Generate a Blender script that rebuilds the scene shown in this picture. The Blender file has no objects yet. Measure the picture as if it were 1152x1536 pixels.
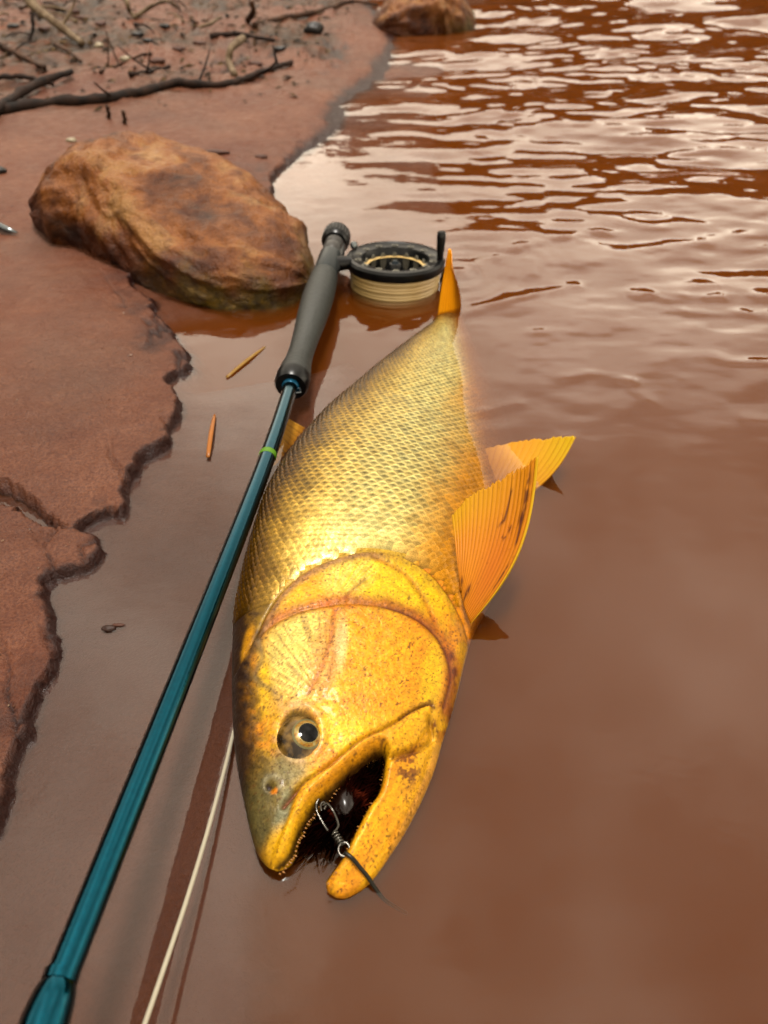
import bpy, bmesh, math, random
import numpy as np
from mathutils import Vector, Matrix

R = math.radians
random.seed(7)
rng = np.random.default_rng(11)
S = bpy.context.scene
COL = S.collection

# ------------------------------------------------------------------ camera
CAM_H, PITCH, FPX = 0.36, R(42.0), 1117.0          # metres, depression, focal length in photo pixels
cam_data = bpy.data.cameras.new('camera')
cam = bpy.data.objects.new('camera', cam_data)
COL.objects.link(cam)
cam.location = (0, 0, CAM_H)
cam.rotation_euler = (R(90) - PITCH, 0, 0)
cam_data.sensor_fit = 'VERTICAL'
cam_data.sensor_height = 36.0
cam_data.lens = 36.0 * FPX / 1536.0
cam_data.clip_start = 0.01
cam_data.clip_end = 400
cam_data.dof.use_dof = True
cam_data.dof.focus_distance = 0.44
cam_data.dof.aperture_fstop = 9.0
S.camera = cam

# ------------------------------------------------------------------ sky and sun
SUN_EL, SUN_AZ = R(84), R(10)                       # azimuth from +Y towards +X
w = bpy.data.worlds.new('World'); S.world = w; w.use_nodes = True
nt = w.node_tree; nt.nodes.clear()
sky = nt.nodes.new('ShaderNodeTexSky'); sky.sky_type = 'NISHITA'; sky.sun_disc = False
sky.sun_elevation = SUN_EL; sky.sun_rotation = SUN_AZ
sky.air_density = 1.0; sky.dust_density = 0.3; sky.ozone_density = 1.0
hs = nt.nodes.new('ShaderNodeHueSaturation'); hs.inputs['Saturation'].default_value = 0.22
bg = nt.nodes.new('ShaderNodeBackground'); bg.inputs['Strength'].default_value = 0.15
wo = nt.nodes.new('ShaderNodeOutputWorld')
nt.links.new(sky.outputs[0], hs.inputs['Color']); wt = nt.nodes.new('ShaderNodeMixRGB'); wt.blend_type = 'MULTIPLY'; wt.inputs[0].default_value = 1.0; wt.inputs[2].default_value = (1.0, 0.83, 0.60, 1)
nt.links.new(hs.outputs[0], wt.inputs[1]); tc = nt.nodes.new('ShaderNodeTexCoord'); cn = nt.nodes.new('ShaderNodeTexNoise'); cn.inputs['Scale'].default_value = 2.4; cn.inputs['Detail'].default_value = 5; cn.inputs['Roughness'].default_value = 0.5
cr = nt.nodes.new('ShaderNodeValToRGB'); cr.color_ramp.elements[0].position = 0.36; cr.color_ramp.elements[0].color = (0.42, 0.41, 0.40, 1); cr.color_ramp.elements[1].position = 0.66; cr.color_ramp.elements[1].color = (1.45, 1.45, 1.45, 1)
cl = nt.nodes.new('ShaderNodeMixRGB'); cl.blend_type = 'MULTIPLY'; cl.inputs[0].default_value = 1.0
nt.links.new(tc.outputs['Generated'], cn.inputs['Vector']); nt.links.new(cn.outputs['Fac'], cr.inputs['Fac']); nt.links.new(cr.outputs[0], cl.inputs[2])
nt.links.new(wt.outputs[0], cl.inputs[1]); nt.links.new(cl.outputs[0], bg.inputs['Color'])
nt.links.new(bg.outputs[0], wo.inputs['Surface'])
sd = bpy.data.lights.new('sun', 'SUN'); sd.energy = 1.5; sd.angle = R(10); sd.color = (1.0, 0.95, 0.88)
sun = bpy.data.objects.new('sun', sd); COL.objects.link(sun)
sdir = Vector((math.cos(SUN_EL) * math.sin(SUN_AZ), math.cos(SUN_EL) * math.cos(SUN_AZ), math.sin(SUN_EL)))
sun.rotation_euler = sdir.to_track_quat('Z', 'Y').to_euler()
sun.location = sdir * 5
S.view_settings.view_transform = 'Standard'; S.view_settings.look = 'None'
S.view_settings.gamma = 1.0; S.view_settings.use_curve_mapping = False
S.view_settings.exposure = 2.7
S.cycles.use_denoising = True
S.cycles.max_bounces = 8; S.cycles.volume_bounces = 3; S.cycles.transparent_max_bounces = 12
S.cycles.diffuse_bounces = 4; S.cycles.glossy_bounces = 4; S.cycles.transmission_bounces = 4
S.cycles.caustics_reflective = False; S.cycles.caustics_refractive = False

# ------------------------------------------------------------------ helpers
CP, SP = math.cos(PITCH), math.sin(PITCH)
def at(px, py, z=0.0):
    """the point at height z that stands behind a photo pixel"""
    a = (px - 576) / FPX; b = (py - 768) / FPX
    t = (CAM_H - z) / (SP + b * CP)
    return np.array([a * t, t * (CP - b * SP), z])
def atd(px, py, t):
    """the same at camera depth t"""
    a = (px - 576) / FPX; b = (py - 768) / FPX
    return np.array([a * t, t * (CP - b * SP), CAM_H - t * (SP + b * CP)])
def pix(X, Y, Z):
    dz = Z - CAM_H
    dep = Y * CP - dz * SP
    up = Y * SP + dz * CP
    return 576 + FPX * X / dep, 768 - FPX * up / dep
def lin(r, g, b):
    f = lambda c: (c / 255 / 12.92) if c / 255 <= 0.04045 else ((c / 255 + 0.055) / 1.055) ** 2.4
    return np.array([f(r), f(g), f(b)]) * 0.14      # tone in the bright picture -> reflectance
def sstep(a, b, x):
    t = np.clip((x - a) / (b - a), 0, 1); return t * t * (3 - 2 * t)
def mixc(c, new, m):
    return c + (np.asarray(new) - c) * m[..., None]

def _hash(ix, iy, seed):
    h = (ix.astype(np.int64) * 374761393 + iy.astype(np.int64) * 668265263 + seed * 2147001325) & 0xffffffff
    h = ((h ^ (h >> 13)) * 1274126177) & 0xffffffff
    h = (h ^ (h >> 16)) & 0xffffffff
    return h / 4294967295.0
def vnoise(x, y, seed=0):
    ix = np.floor(x); iy = np.floor(y); fx = x - ix; fy = y - iy
    ix = ix.astype(np.int64); iy = iy.astype(np.int64)
    u = fx * fx * fx * (fx * (fx * 6 - 15) + 10); v = fy * fy * fy * (fy * (fy * 6 - 15) + 10)
    a = _hash(ix, iy, seed); b = _hash(ix + 1, iy, seed); c = _hash(ix, iy + 1, seed); d = _hash(ix + 1, iy + 1, seed)
    return (a + (b - a) * u) * (1 - v) + (c + (d - c) * u) * v - 0.5
def fbm(x, y, oct=4, seed=0, gain=0.5):
    s = 0; a = 1.0
    for k in range(oct):
        s = s + a * vnoise(x * 2 ** k + 17.3 * k, y * 2 ** k - 9.1 * k, seed + k); a *= gain
    return s
def polydist(x, y, pts, closed=False):
    """distance to a polyline, closest point and signed side (for open lines: + on the left)"""
    best = np.full(x.shape, 1e9); cx = np.zeros(x.shape); cy = np.zeros(x.shape); side = np.ones(x.shape); par = np.zeros(x.shape)
    n = len(pts); acc = 0.0
    for i in range(n if closed else n - 1):
        ax, ay = pts[i][:2]; bx, by = pts[(i + 1) % n][:2]
        dx, dy = bx - ax, by - ay; L2 = dx * dx + dy * dy + 1e-18; L = math.sqrt(L2)
        t = np.clip(((x - ax) * dx + (y - ay) * dy) / L2, 0, 1)
        qx = ax + t * dx; qy = ay + t * dy
        d = np.hypot(x - qx, y - qy); m = d < best - 1e-12
        best = np.where(m, d, best); cx = np.where(m, qx, cx); cy = np.where(m, qy, cy)
        side = np.where(m, np.sign(dx * (y - ay) - dy * (x - ax)), side)
        par = np.where(m, acc + t * L, par); acc += L
    return best, cx, cy, side, par
def inside(x, y, pts):
    r = np.zeros(x.shape, bool); n = len(pts)
    for i in range(n):
        ax, ay = pts[i][:2]; bx, by = pts[(i + 1) % n][:2]
        c = (ay > y) != (by > y)
        xx = (bx - ax) * (y - ay) / (by - ay + 1e-18) + ax
        r ^= c & (x < xx)
    return r
def spline(pts, n):
    """Catmull-Rom through the points"""
    P = np.asarray(pts, float); m = len(P)
    L = np.concatenate([[0], np.cumsum(np.linalg.norm(np.diff(P, axis=0), axis=1))])
    out = []
    for t in np.linspace(0, L[-1], n):
        i = min(max(np.searchsorted(L, t, 'right') - 1, 0), m - 2)
        f = (t - L[i]) / max(L[i + 1] - L[i], 1e-12)
        p0, p1, p2, p3 = P[max(i - 1, 0)], P[i], P[i + 1], P[min(i + 2, m - 1)]
        out.append(0.5 * (2 * p1 + (p2 - p0) * f + (2 * p0 - 5 * p1 + 4 * p2 - p3) * f ** 2 + (3 * p1 - p0 - 3 * p2 + p3) * f ** 3))
    return np.array(out)

def mesh_obj(name, V, F, mat=None, parent=None, smooth=True, col=None, attrs=None):
    """V (n,3), F (m,k) or list of faces -> ONE mesh object"""
    me = bpy.data.meshes.new(name)
    V = np.asarray(V, np.float32)
    if isinstance(F, np.ndarray):
        k = F.shape[1]; m = F.shape[0]
        me.vertices.add(len(V)); me.vertices.foreach_set('co', V.ravel())
        me.loops.add(m * k); me.loops.foreach_set('vertex_index', F.astype(np.int32).ravel())
        me.polygons.add(m); me.polygons.foreach_set('loop_start', np.arange(0, m * k, k, dtype=np.int32))
        me.update(calc_edges=True)
    else:
        me.from_pydata([tuple(v) for v in V], [], [tuple(f) for f in F]); me.update()
    if smooth:
        me.polygons.foreach_set('use_smooth', np.ones(len(me.polygons), bool))
    if col is not None:
        a = me.attributes.new('pigment', 'FLOAT_COLOR', 'POINT')
        c = np.ones((len(V), 4), np.float32); c[:, :3] = np.clip(col, 0, 1)
        a.data.foreach_set('color', c.ravel())
    for k, vals in (attrs or {}).items():
        a = me.attributes.new(k, 'FLOAT', 'POINT'); a.data.foreach_set('value', np.asarray(vals, np.float32).ravel())
    if mat: me.materials.append(mat)
    o = bpy.data.objects.new(name, me); COL.objects.link(o)
    if parent: o.parent = parent
    return o
def thing(name, label, cat, loc=(0, 0, 0), group=None):
    o = bpy.data.objects.new(name, None); COL.objects.link(o); o.location = loc
    o.empty_display_size = 0.02
    return tag(o, label, cat, group)
def tag(o, label, cat, group=None, kind=None):
    o['label'] = label; o['category'] = cat
    if group: o['group'] = group
    if kind: o['kind'] = kind
    return o
def grid_faces(nu, nv, cu=False, cv=False):
    i = np.arange(nu if cu else nu - 1); j = np.arange(nv if cv else nv - 1)
    I, J = np.meshgrid(i, j, indexing='ij'); I2 = (I + 1) % nu; J2 = (J + 1) % nv
    return np.stack([I * nv + J, I2 * nv + J, I2 * nv + J2, I * nv + J2], -1).reshape(-1, 4)
def tube(path, rad, seg=12, cap=True):
    """vertices and faces of a tube along a path (list of points), rad scalar or list"""
    P = np.asarray(path, float); n = len(P)
    r = np.full(n, rad) if np.isscalar(rad) else np.asarray(rad, float)
    T = np.gradient(P, axis=0); T /= np.linalg.norm(T, axis=1)[:, None] + 1e-12
    ref = np.array([0, 0, 1.0]) if abs(T[0][2]) < 0.9 else np.array([1.0, 0, 0])
    nrm = np.cross(T[0], ref); nrm /= np.linalg.norm(nrm)
    V = []
    for i in range(n):
        nrm = nrm - T[i] * nrm.dot(T[i]); nrm /= np.linalg.norm(nrm) + 1e-12
        b = np.cross(T[i], nrm)
        for k in range(seg):
            a = 2 * math.pi * k / seg
            V.append(P[i] + r[i] * (math.cos(a) * nrm + math.sin(a) * b))
    F = [tuple(f) for f in grid_faces(n, seg, False, True)]
    if cap:
        F.append(tuple(range(seg))); F.append(tuple((n - 1) * seg + k for k in range(seg))[::-1])
    return np.array(V), F
class MB:
    """collects shapes for ONE mesh"""
    def __init__(s): s.V = []; s.F = []; s.n = 0
    def add(s, V, F):
        s.V.append(np.asarray(V, float)); s.F += [tuple(int(k) + s.n for k in f) for f in F]; s.n += len(V); return s
    def build(s, name, mat, parent=None, smooth=True):
        return mesh_obj(name, np.concatenate(s.V), s.F, mat, parent, smooth)
def lathe(profile, origin, axis, seg=40, ref=None):
    """revolve (distance along axis, radius) pairs"""
    ax = np.asarray(axis, float); ax /= np.linalg.norm(ax)
    ref = np.array([0, 0, 1.0]) if abs(ax[2]) < 0.9 else np.array([1.0, 0, 0])
    u = np.cross(ax, ref); u /= np.linalg.norm(u); v = np.cross(ax, u)
    V = []
    for h, r in profile:
        for k in range(seg):
            a = 2 * math.pi * k / seg
            V.append(np.asarray(origin) + ax * h + r * (math.cos(a) * u + math.sin(a) * v))
    return np.array(V), [tuple(f) for f in grid_faces(len(profile), seg, False, True)]
def auto_smooth(o, ang=35):
    me = o.data
    bm = bmesh.new(); bm.from_mesh(me)
    for e in bm.edges:
        if len(e.link_faces) == 2 and e.calc_face_angle(0) > R(ang): e.smooth = False
    bm.to_mesh(me); bm.free()

# node helpers
class NT:
    def __init__(s, name):
        s.m = bpy.data.materials.new(name); s.m.use_nodes = True
        s.t = s.m.node_tree; s.t.nodes.clear()
        s.out = s.t.nodes.new('ShaderNodeOutputMaterial')
    def n(s, kind, **kw):
        nd = s.t.nodes.new('ShaderNode' + kind)
        for k, v in kw.items():
            if k in nd.inputs.keys(): s.set(nd.inputs[k], v)
            else: setattr(nd, k, v)
        return nd
    def set(s, sock, v):
        if hasattr(v, 'is_output') or isinstance(v, bpy.types.NodeSocket): s.t.links.new(v, sock)
        elif hasattr(v, '__len__') and len(v) == 3 and sock.type == 'RGBA': sock.default_value = (*[float(x) for x in v], 1)
        else: sock.default_value = v
    def noise(s, scale, detail=3, rough=0.55, vec=None, dist=0.0):
        nd = s.n('TexNoise', Scale=scale, Detail=detail, Roughness=rough, Distortion=dist)
        s.set(nd.inputs['Vector'], vec if vec is not None else s.pos()); return nd.outputs['Fac']
    def pos(s):
        if not hasattr(s, '_p'): s._p = s.t.nodes.new('ShaderNodeTexCoord').outputs['Object']
        return s._p
    def ramp(s, fac, stops):
        nd = s.n('ValToRGB'); s.set(nd.inputs['Fac'], fac)
        el = nd.color_ramp.elements
        while len(el) < len(stops): el.new(0.5)
        for e, (p, c) in zip(el, stops):
            e.position = p; e.color = (*c, 1) if hasattr(c, '__len__') else (c, c, c, 1)
        return nd.outputs['Color']
    def mix(s, fac, a, b, mode='MIX'):
        nd = s.n('MixRGB', blend_type=mode); s.set(nd.inputs['Fac'], fac); s.set(nd.inputs['Color1'], a); s.set(nd.inputs['Color2'], b)
        return nd.outputs['Color']
    def math(s, op, a, b=0.0, c=0.0):
        nd = s.n('Math', operation=op); s.set(nd.inputs[0], a); s.set(nd.inputs[1], b)
        s.set(nd.inputs[2], c); return nd.outputs[0]
    def attr(s, name, out='Color'):
        nd = s.n('Attribute', attribute_name=name); return nd.outputs[out]
    def bump(s, height, strength, dist, normal=None):
        nd = s.n('Bump', Strength=strength, Distance=dist); s.set(nd.inputs['Height'], height)
        if normal is not None: s.set(nd.inputs['Normal'], normal)
        return nd.outputs['Normal']
    def bsdf(s, **kw):
        nd = s.n('BsdfPrincipled')
        for k, v in kw.items(): s.set(nd.inputs[k.replace('_', ' ')], v)
        s.t.links.new(nd.outputs[0], s.out.inputs['Surface']); return nd
def simple(name, color, rough=0.5, metal=0.0, nscale=60, namp=0.25, bump=0.0, **kw):
    t = NT(name)
    f = t.noise(nscale, 4)
    c = t.mix(f, np.array(color) * (1 - namp), np.minimum(np.array(color) * (1 + namp), 1))
    a = dict(Base_Color=c, Roughness=rough, Metallic=metal, Specular_IOR_Level=0.15)
    if bump: a['Normal'] = t.bump(t.noise(nscale * 2.5, 4), bump, 0.002)
    for k, v in kw.items(): a[k] = v
    t.bsdf(**a)
    return t.m

# ================================================================== the setting
# ---- shoreline, traced on the mud (river to the right of the line when walking away from the camera)
shore_px = [(-140, 1536), (-60, 1380), (2, 1250), (32, 1150), (62, 1060), (84, 985), (72, 930), (66, 900), (78, 866), (128, 850), (160, 826),
            (148, 806), (112, 797), (140, 778), (172, 772), (186, 728), (214, 690), (252, 668), (268, 640), (262, 600), (258, 572), (288, 552),
            (284, 524), (266, 500), (236, 470), (206, 434), (196, 402), (240, 372), (330, 346), (388, 330), (410, 314), (408, 262), (436, 242), (462, 226), (486, 208),
            (514, 188), (524, 154), (540, 140), (566, 126), (588, 92), (604, 62), (586, 34), (566, 12)]
shore = [at(px, py, 0.004)[:2] for px, py in shore_px]
shore = [np.array([-2.5, -3.0]), np.array([-0.42, -0.3])] + shore + [np.array([-0.15, 4.6]), np.array([-1.6, 7.5]), np.array([-5.0, 14.0]), np.array([-40.0, 60.0])]

def axis(lo, fa, fb, hi, step, growth):
    a = list(np.arange(fa, fb, step)); s = step
    x = fb
    while x < hi: a.append(x); s *= growth; x += s
    a.append(hi); s = step; x = fa - step; b = []
    while x > lo: b.append(x); s *= growth; x -= s
    b.append(lo)
    return np.array(sorted(b) + a)
gx = axis(-30, -0.56, -0.02, 40, 0.0018, 1.045)
gy = axis(-4, 0.05, 1.2, 60, 0.0021, 1.035)
GX, GY = np.meshgrid(gx, gy, indexing='ij')
wx = GX + 0.011 * fbm(GX * 30, GY * 30, 5, 5, 0.52) + 0.003 * fbm(GX * 150, GY * 150, 3, 15); wy = GY + 0.011 * fbm(GX * 30 + 40, GY * 30, 5, 6, 0.52) + 0.003 * fbm(GX * 150 + 7, GY * 150, 3, 16)
sd_, _, _, side, par = polydist(wx, wy, shore)
sdist = sd_ * side                                   # + on the bank (left)
# bank: a low cut edge, then gently uneven mud
far = sstep(1.05, 1.5, GY)
cut = sstep(-0.0022, 0.0024 + 0.05 * far, sdist)
mound = 0.5 + fbm(GX * 14, GY * 14, 4, 20)
gullies = np.abs(fbm(GX * 22 + 0.6 * GY * 22, GY * 9, 4, 24))
bank = 0.0095 + 0.005 * sstep(0, 0.10, sdist) + 0.006 * sstep(0.1, 0.6, sdist) \
    + 0.0045 * fbm(GX * 8, GY * 8, 3, 2) + 0.0009 * fbm(GX * 90, GY * 90, 4, 3) + 0.0016 * fbm(GX * 24 + GY * 10, GY * 34, 4, 37) \
    - 0.004 * sstep(0.07, 0.0, gullies) * sstep(0.05, 0.0, sdist) + 0.03 * sstep(0.4, 2.5, sdist) * mound
# the rough ground under the twigs
rough = sstep(1.15, 1.9, GY - 0.25 * (GX + 0.5)) * sstep(0.0, 0.15, sdist)
bank += rough * (0.022 * fbm(GX * 11, GY * 11, 5, 30, 0.6) + 0.012 * np.maximum(0, fbm(GX * 34, GY * 34, 3, 31)))
# the river bed: a thin film over a mud shelf, then deeper
shelf_px = [(330, 1900), (322, 1536), (340, 1300), (352, 1100), (366, 900), (398, 740), (440, 655), (470, 600), (500, 540), (470, 500), (480, 470), (700, 400), (640, 250), (640, 120), (700, 40)]
shelf = [np.array([0.0, -3.0]) if i == 0 else at(px, py, 0)[:2] for i, (px, py) in enumerate(shelf_px)] + [np.array([0.9, 6.0]), np.array([0.0, 60.0])]
sh_, _, _, shs, _ = polydist(wx, wy, shelf)
deep = np.maximum(0, -sh_ * shs)
into = np.maximum(0, -sdist)
bed = -0.0016 - 0.0022 * sstep(0.0, 0.12, into) + 0.0009 * fbm(GX * 34, GY * 34, 4, 8) - 0.55 * deep * sstep(0, 0.03, deep)
# the deeper pool below the boulder
pool = polydist(GX, GY, [at(300, 520, 0)[:2], at(420, 500, 0)[:2], at(520, 470, 0)[:2]])[0]
bed -= 0.030 * sstep(0.085, 0.03, pool) * sstep(0.0, 0.03, into)
bed = np.maximum(bed, -0.16)
GZ = bed + (bank - bed) * cut
wet = 1 - sstep(0.0035, 0.0105, GZ + 0.003 * fbm(GX * 40, GY * 40, 3, 9))
wet = wet * np.maximum(sstep(-0.006, 0.0, sdist), 0.25 + 0.62 * sstep(0.75, 0.35, GY) + 0.25 * fbm(GX * 7, GY * 5, 3, 19))
wet = np.maximum(wet, (1 - sstep(0.002, 0.006, np.abs(sdist + 0.001))) * sstep(1.6, 1.2, GY))  # painted shade: cut faces darkened on top of the real wet margin
wet = np.maximum(wet, sstep(0.85, 0.3, GY) * np.clip(0.34 + 0.5 * fbm(GX * 8, GY * 8, 4, 58), 0, 0.6))  # lens falloff painted in: mud darkens in patches towards the camera
litter = rough * sstep(-0.25, 0.25, fbm(GX * 5, GY * 5, 4, 33))

t = NT('red_mud')
p = t.pos()
n1 = t.ramp(t.noise(6, 5, 0.62), [(0.3, 0.0), (0.7, 1.0)]); n2 = t.noise(55, 5, 0.6); n3 = t.noise(520, 4, 0.7); n4 = t.noise(1300, 2, 0.6)
dry = t.mix(n1, lin(150, 80, 48), lin(204, 134, 96))
dry = t.mix(t.ramp(n2, [(0.35, 0.0), (0.7, 1.0)]), dry, t.mix(0.35, dry, lin(140, 72, 45)))
dry = t.mix(t.math('MULTIPLY', t.ramp(n3, [(0.42, 0.0), (0.60, 1.0)]), 0.7), dry, lin(112, 52, 32))
dry = t.mix(t.math('MULTIPLY', t.ramp(n4, [(0.66, 0.0), (0.72, 1.0)]), 0.6), dry, lin(228, 190, 165))
grey = t.ramp(t.noise(4.2, 4, 0.55), [(0.52, 0.0), (0.68, 1.0)])
dry = t.mix(t.math('MULTIPLY', grey, 0.35), dry, lin(138, 112, 96))
lit = t.ramp(t.noise(26, 5, 0.65), [(0.38, lin(16, 9, 2)), (0.48, lin(84, 54, 8)), (0.58, lin(124, 66, 24)), (0.68, lin(166, 98, 56))])
dry = t.mix(t.math('MULTIPLY', t.attr('litter', 'Fac'), 0.9), dry, lit)
wet_shade_c = t.mix(0.5, t.mix(1.0, dry, (0.22, 0.11, 0.07), 'MULTIPLY'), lin(50, 12, 3))  # wet mud colour, deepened to carry the painted cut-face shade
c = t.mix(t.attr('wet', 'Fac'), dry, wet_shade_c)
ro = t.ramp(n2, [(0.3, 0.34), (0.7, 0.6)])
ro = t.mix(t.attr('wet', 'Fac'), ro, (0.42, 0.42, 0.42))
nb = t.bump(n3, 0.8, 0.0014); nb = t.bump(n4, 0.45, 0.0006, nb); nb = t.bump(n2, 0.5, 0.006, nb)
t.bsdf(Base_Color=c, Roughness=ro, Normal=nb, Specular_IOR_Level=t.math('ADD', 0.10, t.math('MULTIPLY', t.attr('wet', 'Fac'), 0.03)))
MUD = t.m
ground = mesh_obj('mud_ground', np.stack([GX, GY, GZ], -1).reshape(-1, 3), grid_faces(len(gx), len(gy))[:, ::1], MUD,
                  attrs={'wet': wet, 'litter': litter})  # this mask holds real wetness plus painted shade and falloff
ground['kind'] = 'structure'
ground['label'] = 'wet red mud bank with a low cut edge beside the water'; ground['category'] = 'ground'
def ground_z(x, y):
    i = int(np.clip(np.searchsorted(gx, x) - 1, 0, len(gx) - 2)); j = int(np.clip(np.searchsorted(gy, y) - 1, 0, len(gy) - 2))
    fx = (x - gx[i]) / (gx[i + 1] - gx[i]); fy = (y - gy[j]) / (gy[j + 1] - gy[j])
    return float((GZ[i, j] * (1 - fx) + GZ[i + 1, j] * fx) * (1 - fy) + (GZ[i, j + 1] * (1 - fx) + GZ[i + 1, j + 1] * fx) * fy)
def on_ground(px, py, dz=0.0):
    z = 0.015
    for _ in range(12):
        q = at(px, py, z); z = 0.5 * z + 0.5 * (max(ground_z(q[0], q[1]), 0) + dz)
    return at(px, py, z)

# ---- the water: a closed turbid body with a rippled top
ux = axis(-12, -0.3, 0.62, 40, 0.0034, 1.03)
uy = axis(-4, 0.3, 1.9, 55, 0.0034, 1.014)
UX, UY = np.meshgrid(ux, uy, indexing='ij')
def waves(X, Y):
    out = sstep(0.5, 1.45, Y + 0.35 * X)            # livelier away from the bank
    out = out * sstep(-0.12, 0.25, X + 0.12 * (Y - 0.9))
    z = np.zeros(X.shape)
    wxx = X + 0.05 * fbm(X * 3, Y * 3, 3, 41); wyy = Y + 0.05 * fbm(X * 3 + 9, Y * 3, 3, 42)
    for k in range(16):
        ang = R(rng.normal(96, 20)); lam = 0.085 * 1.16 ** k * rng.uniform(0.85, 1.15)
        if lam > 0.6: lam = rng.uniform(0.1, 0.5)
        kx, ky = math.cos(ang) * 2 * math.pi / lam, math.sin(ang) * 2 * math.pi / lam
        amp = 0.030 * lam / (2 * math.pi)
        z += amp * np.sin(kx * wxx + ky * wyy + rng.uniform(0, 6.28)) * (0.35 + 1.3 * (vnoise(X * 2.3 + k, Y * 2.3, 50 + k) + 0.5))
    for k in range(10):
        ang = R(rng.normal(92, 26)); lam = rng.uniform(0.035, 0.09)
        z += 0.036 * lam / 6.28 * np.sin((math.cos(ang) * wxx + math.sin(ang) * wyy) * 6.2832 / lam + rng.uniform(0, 6.28)) * np.clip(2.2 * vnoise(X * 5 + k, Y * 5, 150 + k) + 0.5, 0, 2)
    near = 0.55 * sstep(0.34, 0.8, Y) * sstep(-0.1, 0.2, X) * (0.25 + 1.5 * np.clip(vnoise(X * 3.1 + 4, Y * 3.1, 66) + 0.3, 0, 1))
    zz = z * np.maximum(out, near)
    # rings spreading from tail and reel
    for (cx, cy, amp, lam, wid) in ((0.085, 0.80, 0.00032, 0.024, 0.09), (0.00, 0.76, 0.0003, 0.016, 0.07)):
        r = np.hypot(X - cx, (Y - cy)) + 0.02 * fbm(X * 12, Y * 12, 2, 47); zz += (0.2 + 1.6 * np.clip(vnoise(X * 9, Y * 9, 48) + 0.3, 0, 1)) * amp * np.sin(2 * math.pi * r / lam) * np.exp(-(r / wid) ** 2)
    # single steep wavelets running out from fish and reel
    for pts, amp, wid in ((((846, 566), (880, 560), (915, 566), (948, 574)), 0.0013, 0.0075), (((950, 586), (972, 600)), 0.0008, 0.007), (((686, 622), (724, 618)), 0.0009, 0.006), (((732, 616), (776, 604)), 0.0010, 0.006),
                          (((690, 470), (740, 456), (800, 440), (862, 428)), 0.0015, 0.009), (((950, 440), (1040, 446), (1160, 444)), 0.0020, 0.012), (((1030, 466), (1100, 468), (1180, 474)), 0.0012, 0.010), (((690, 405), (760, 380), (820, 360), (900, 350)), 0.0016, 0.011),
                          (((1085, 540), (1170, 545)), 0.0011, 0.009), (((560, 500), (600, 480), (650, 470)), 0.0008, 0.007), (((1120, 628), (1160, 632)), 0.0008, 0.007), (((800, 498), (850, 494), (905, 500)), 0.0008, 0.008)):
        d, _, _, _, pr = polydist(X, Y, [at(a, b, 0)[:2] for a, b in pts])
        zz += amp * np.exp(-(d / wid) ** 2) * np.clip(0.75 + 0.9 * fbm(X * 40, Y * 40, 2, 49), 0.2, 1.4)
    zz += 0.0010 * sstep(0.25, 0.7, Y) * fbm(X * 14, Y * 26, 3, 44) * (0.4 + sstep(0.0, 0.2, X))
    return zz
UZ = waves(UX, UY)
nu, nv = len(ux), len(uy)
WV = np.stack([UX, UY, UZ], -1).reshape(-1, 3)
WF = [tuple(f) for f in grid_faces(nu, nv)]
ring = [i * nv for i in range(nu)] + [(nu - 1) * nv + j for j in range(1, nv)] + [i * nv + nv - 1 for i in range(nu - 2, -1, -1)] + [j for j in range(nv - 2, 0, -1)]
base = len(WV)
low = WV[ring].copy(); low[:, 2] = -0.5
WV = np.concatenate([WV, low])
m = len(ring)
for k in range(m):
    a, b = ring[k], ring[(k + 1) % m]
    WF.append((b, a, base + k, base + (k + 1) % m))
WF.append(tuple(base + k for k in range(m - 1, -1, -1)))
t = NT('turbid_water')
fr = t.n('Fresnel', IOR=1.34)
sc = t.n('VectorMath', operation='MULTIPLY'); t.set(sc.inputs[0], t.pos()); sc.inputs[1].default_value = (1.0, 1.6, 1.0)
bn = t.bump(t.noise(60, 2, 0.5, sc.outputs[0]), 0.025, 0.004)
t.set(fr.inputs['Normal'], bn)
geo = t.n('NewGeometry')
fac = t.math('MULTIPLY', fr.outputs[0], t.math('SUBTRACT', 1.0, geo.outputs['Backfacing']))
gl = t.n('BsdfGlossy', Roughness=0.015); gl.inputs['Color'].default_value = (1, 1, 1, 1); t.set(gl.inputs['Normal'], bn)
tr = t.n('BsdfTransparent')
mx = t.n('MixShader'); t.set(mx.inputs[0], fac); t.set(mx.inputs[1], tr.outputs[0]); t.set(mx.inputs[2], gl.outputs[0])
t.t.links.new(mx.outputs[0], t.out.inputs['Surface'])
vs = t.n('VolumeScatter', Density=56.0, Anisotropy=0.0); vs.inputs['Color'].default_value = (0.125, 0.038, 0.0045, 1)
va = t.n('VolumeAbsorption', Density=62.0); va.inputs['Color'].default_value = (0.32, 0.12, 0.05, 1)
ad = t.n('AddShader'); t.set(ad.inputs[0], vs.outputs[0]); t.set(ad.inputs[1], va.outputs[0])
t.t.links.new(ad.outputs[0], t.out.inputs['Volume'])
water = mesh_obj('water', WV, WF, t.m)
water['kind'] = 'structure'; water['label'] = 'turbid red brown river water reflecting a pale sky'; water['category'] = 'water'
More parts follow.
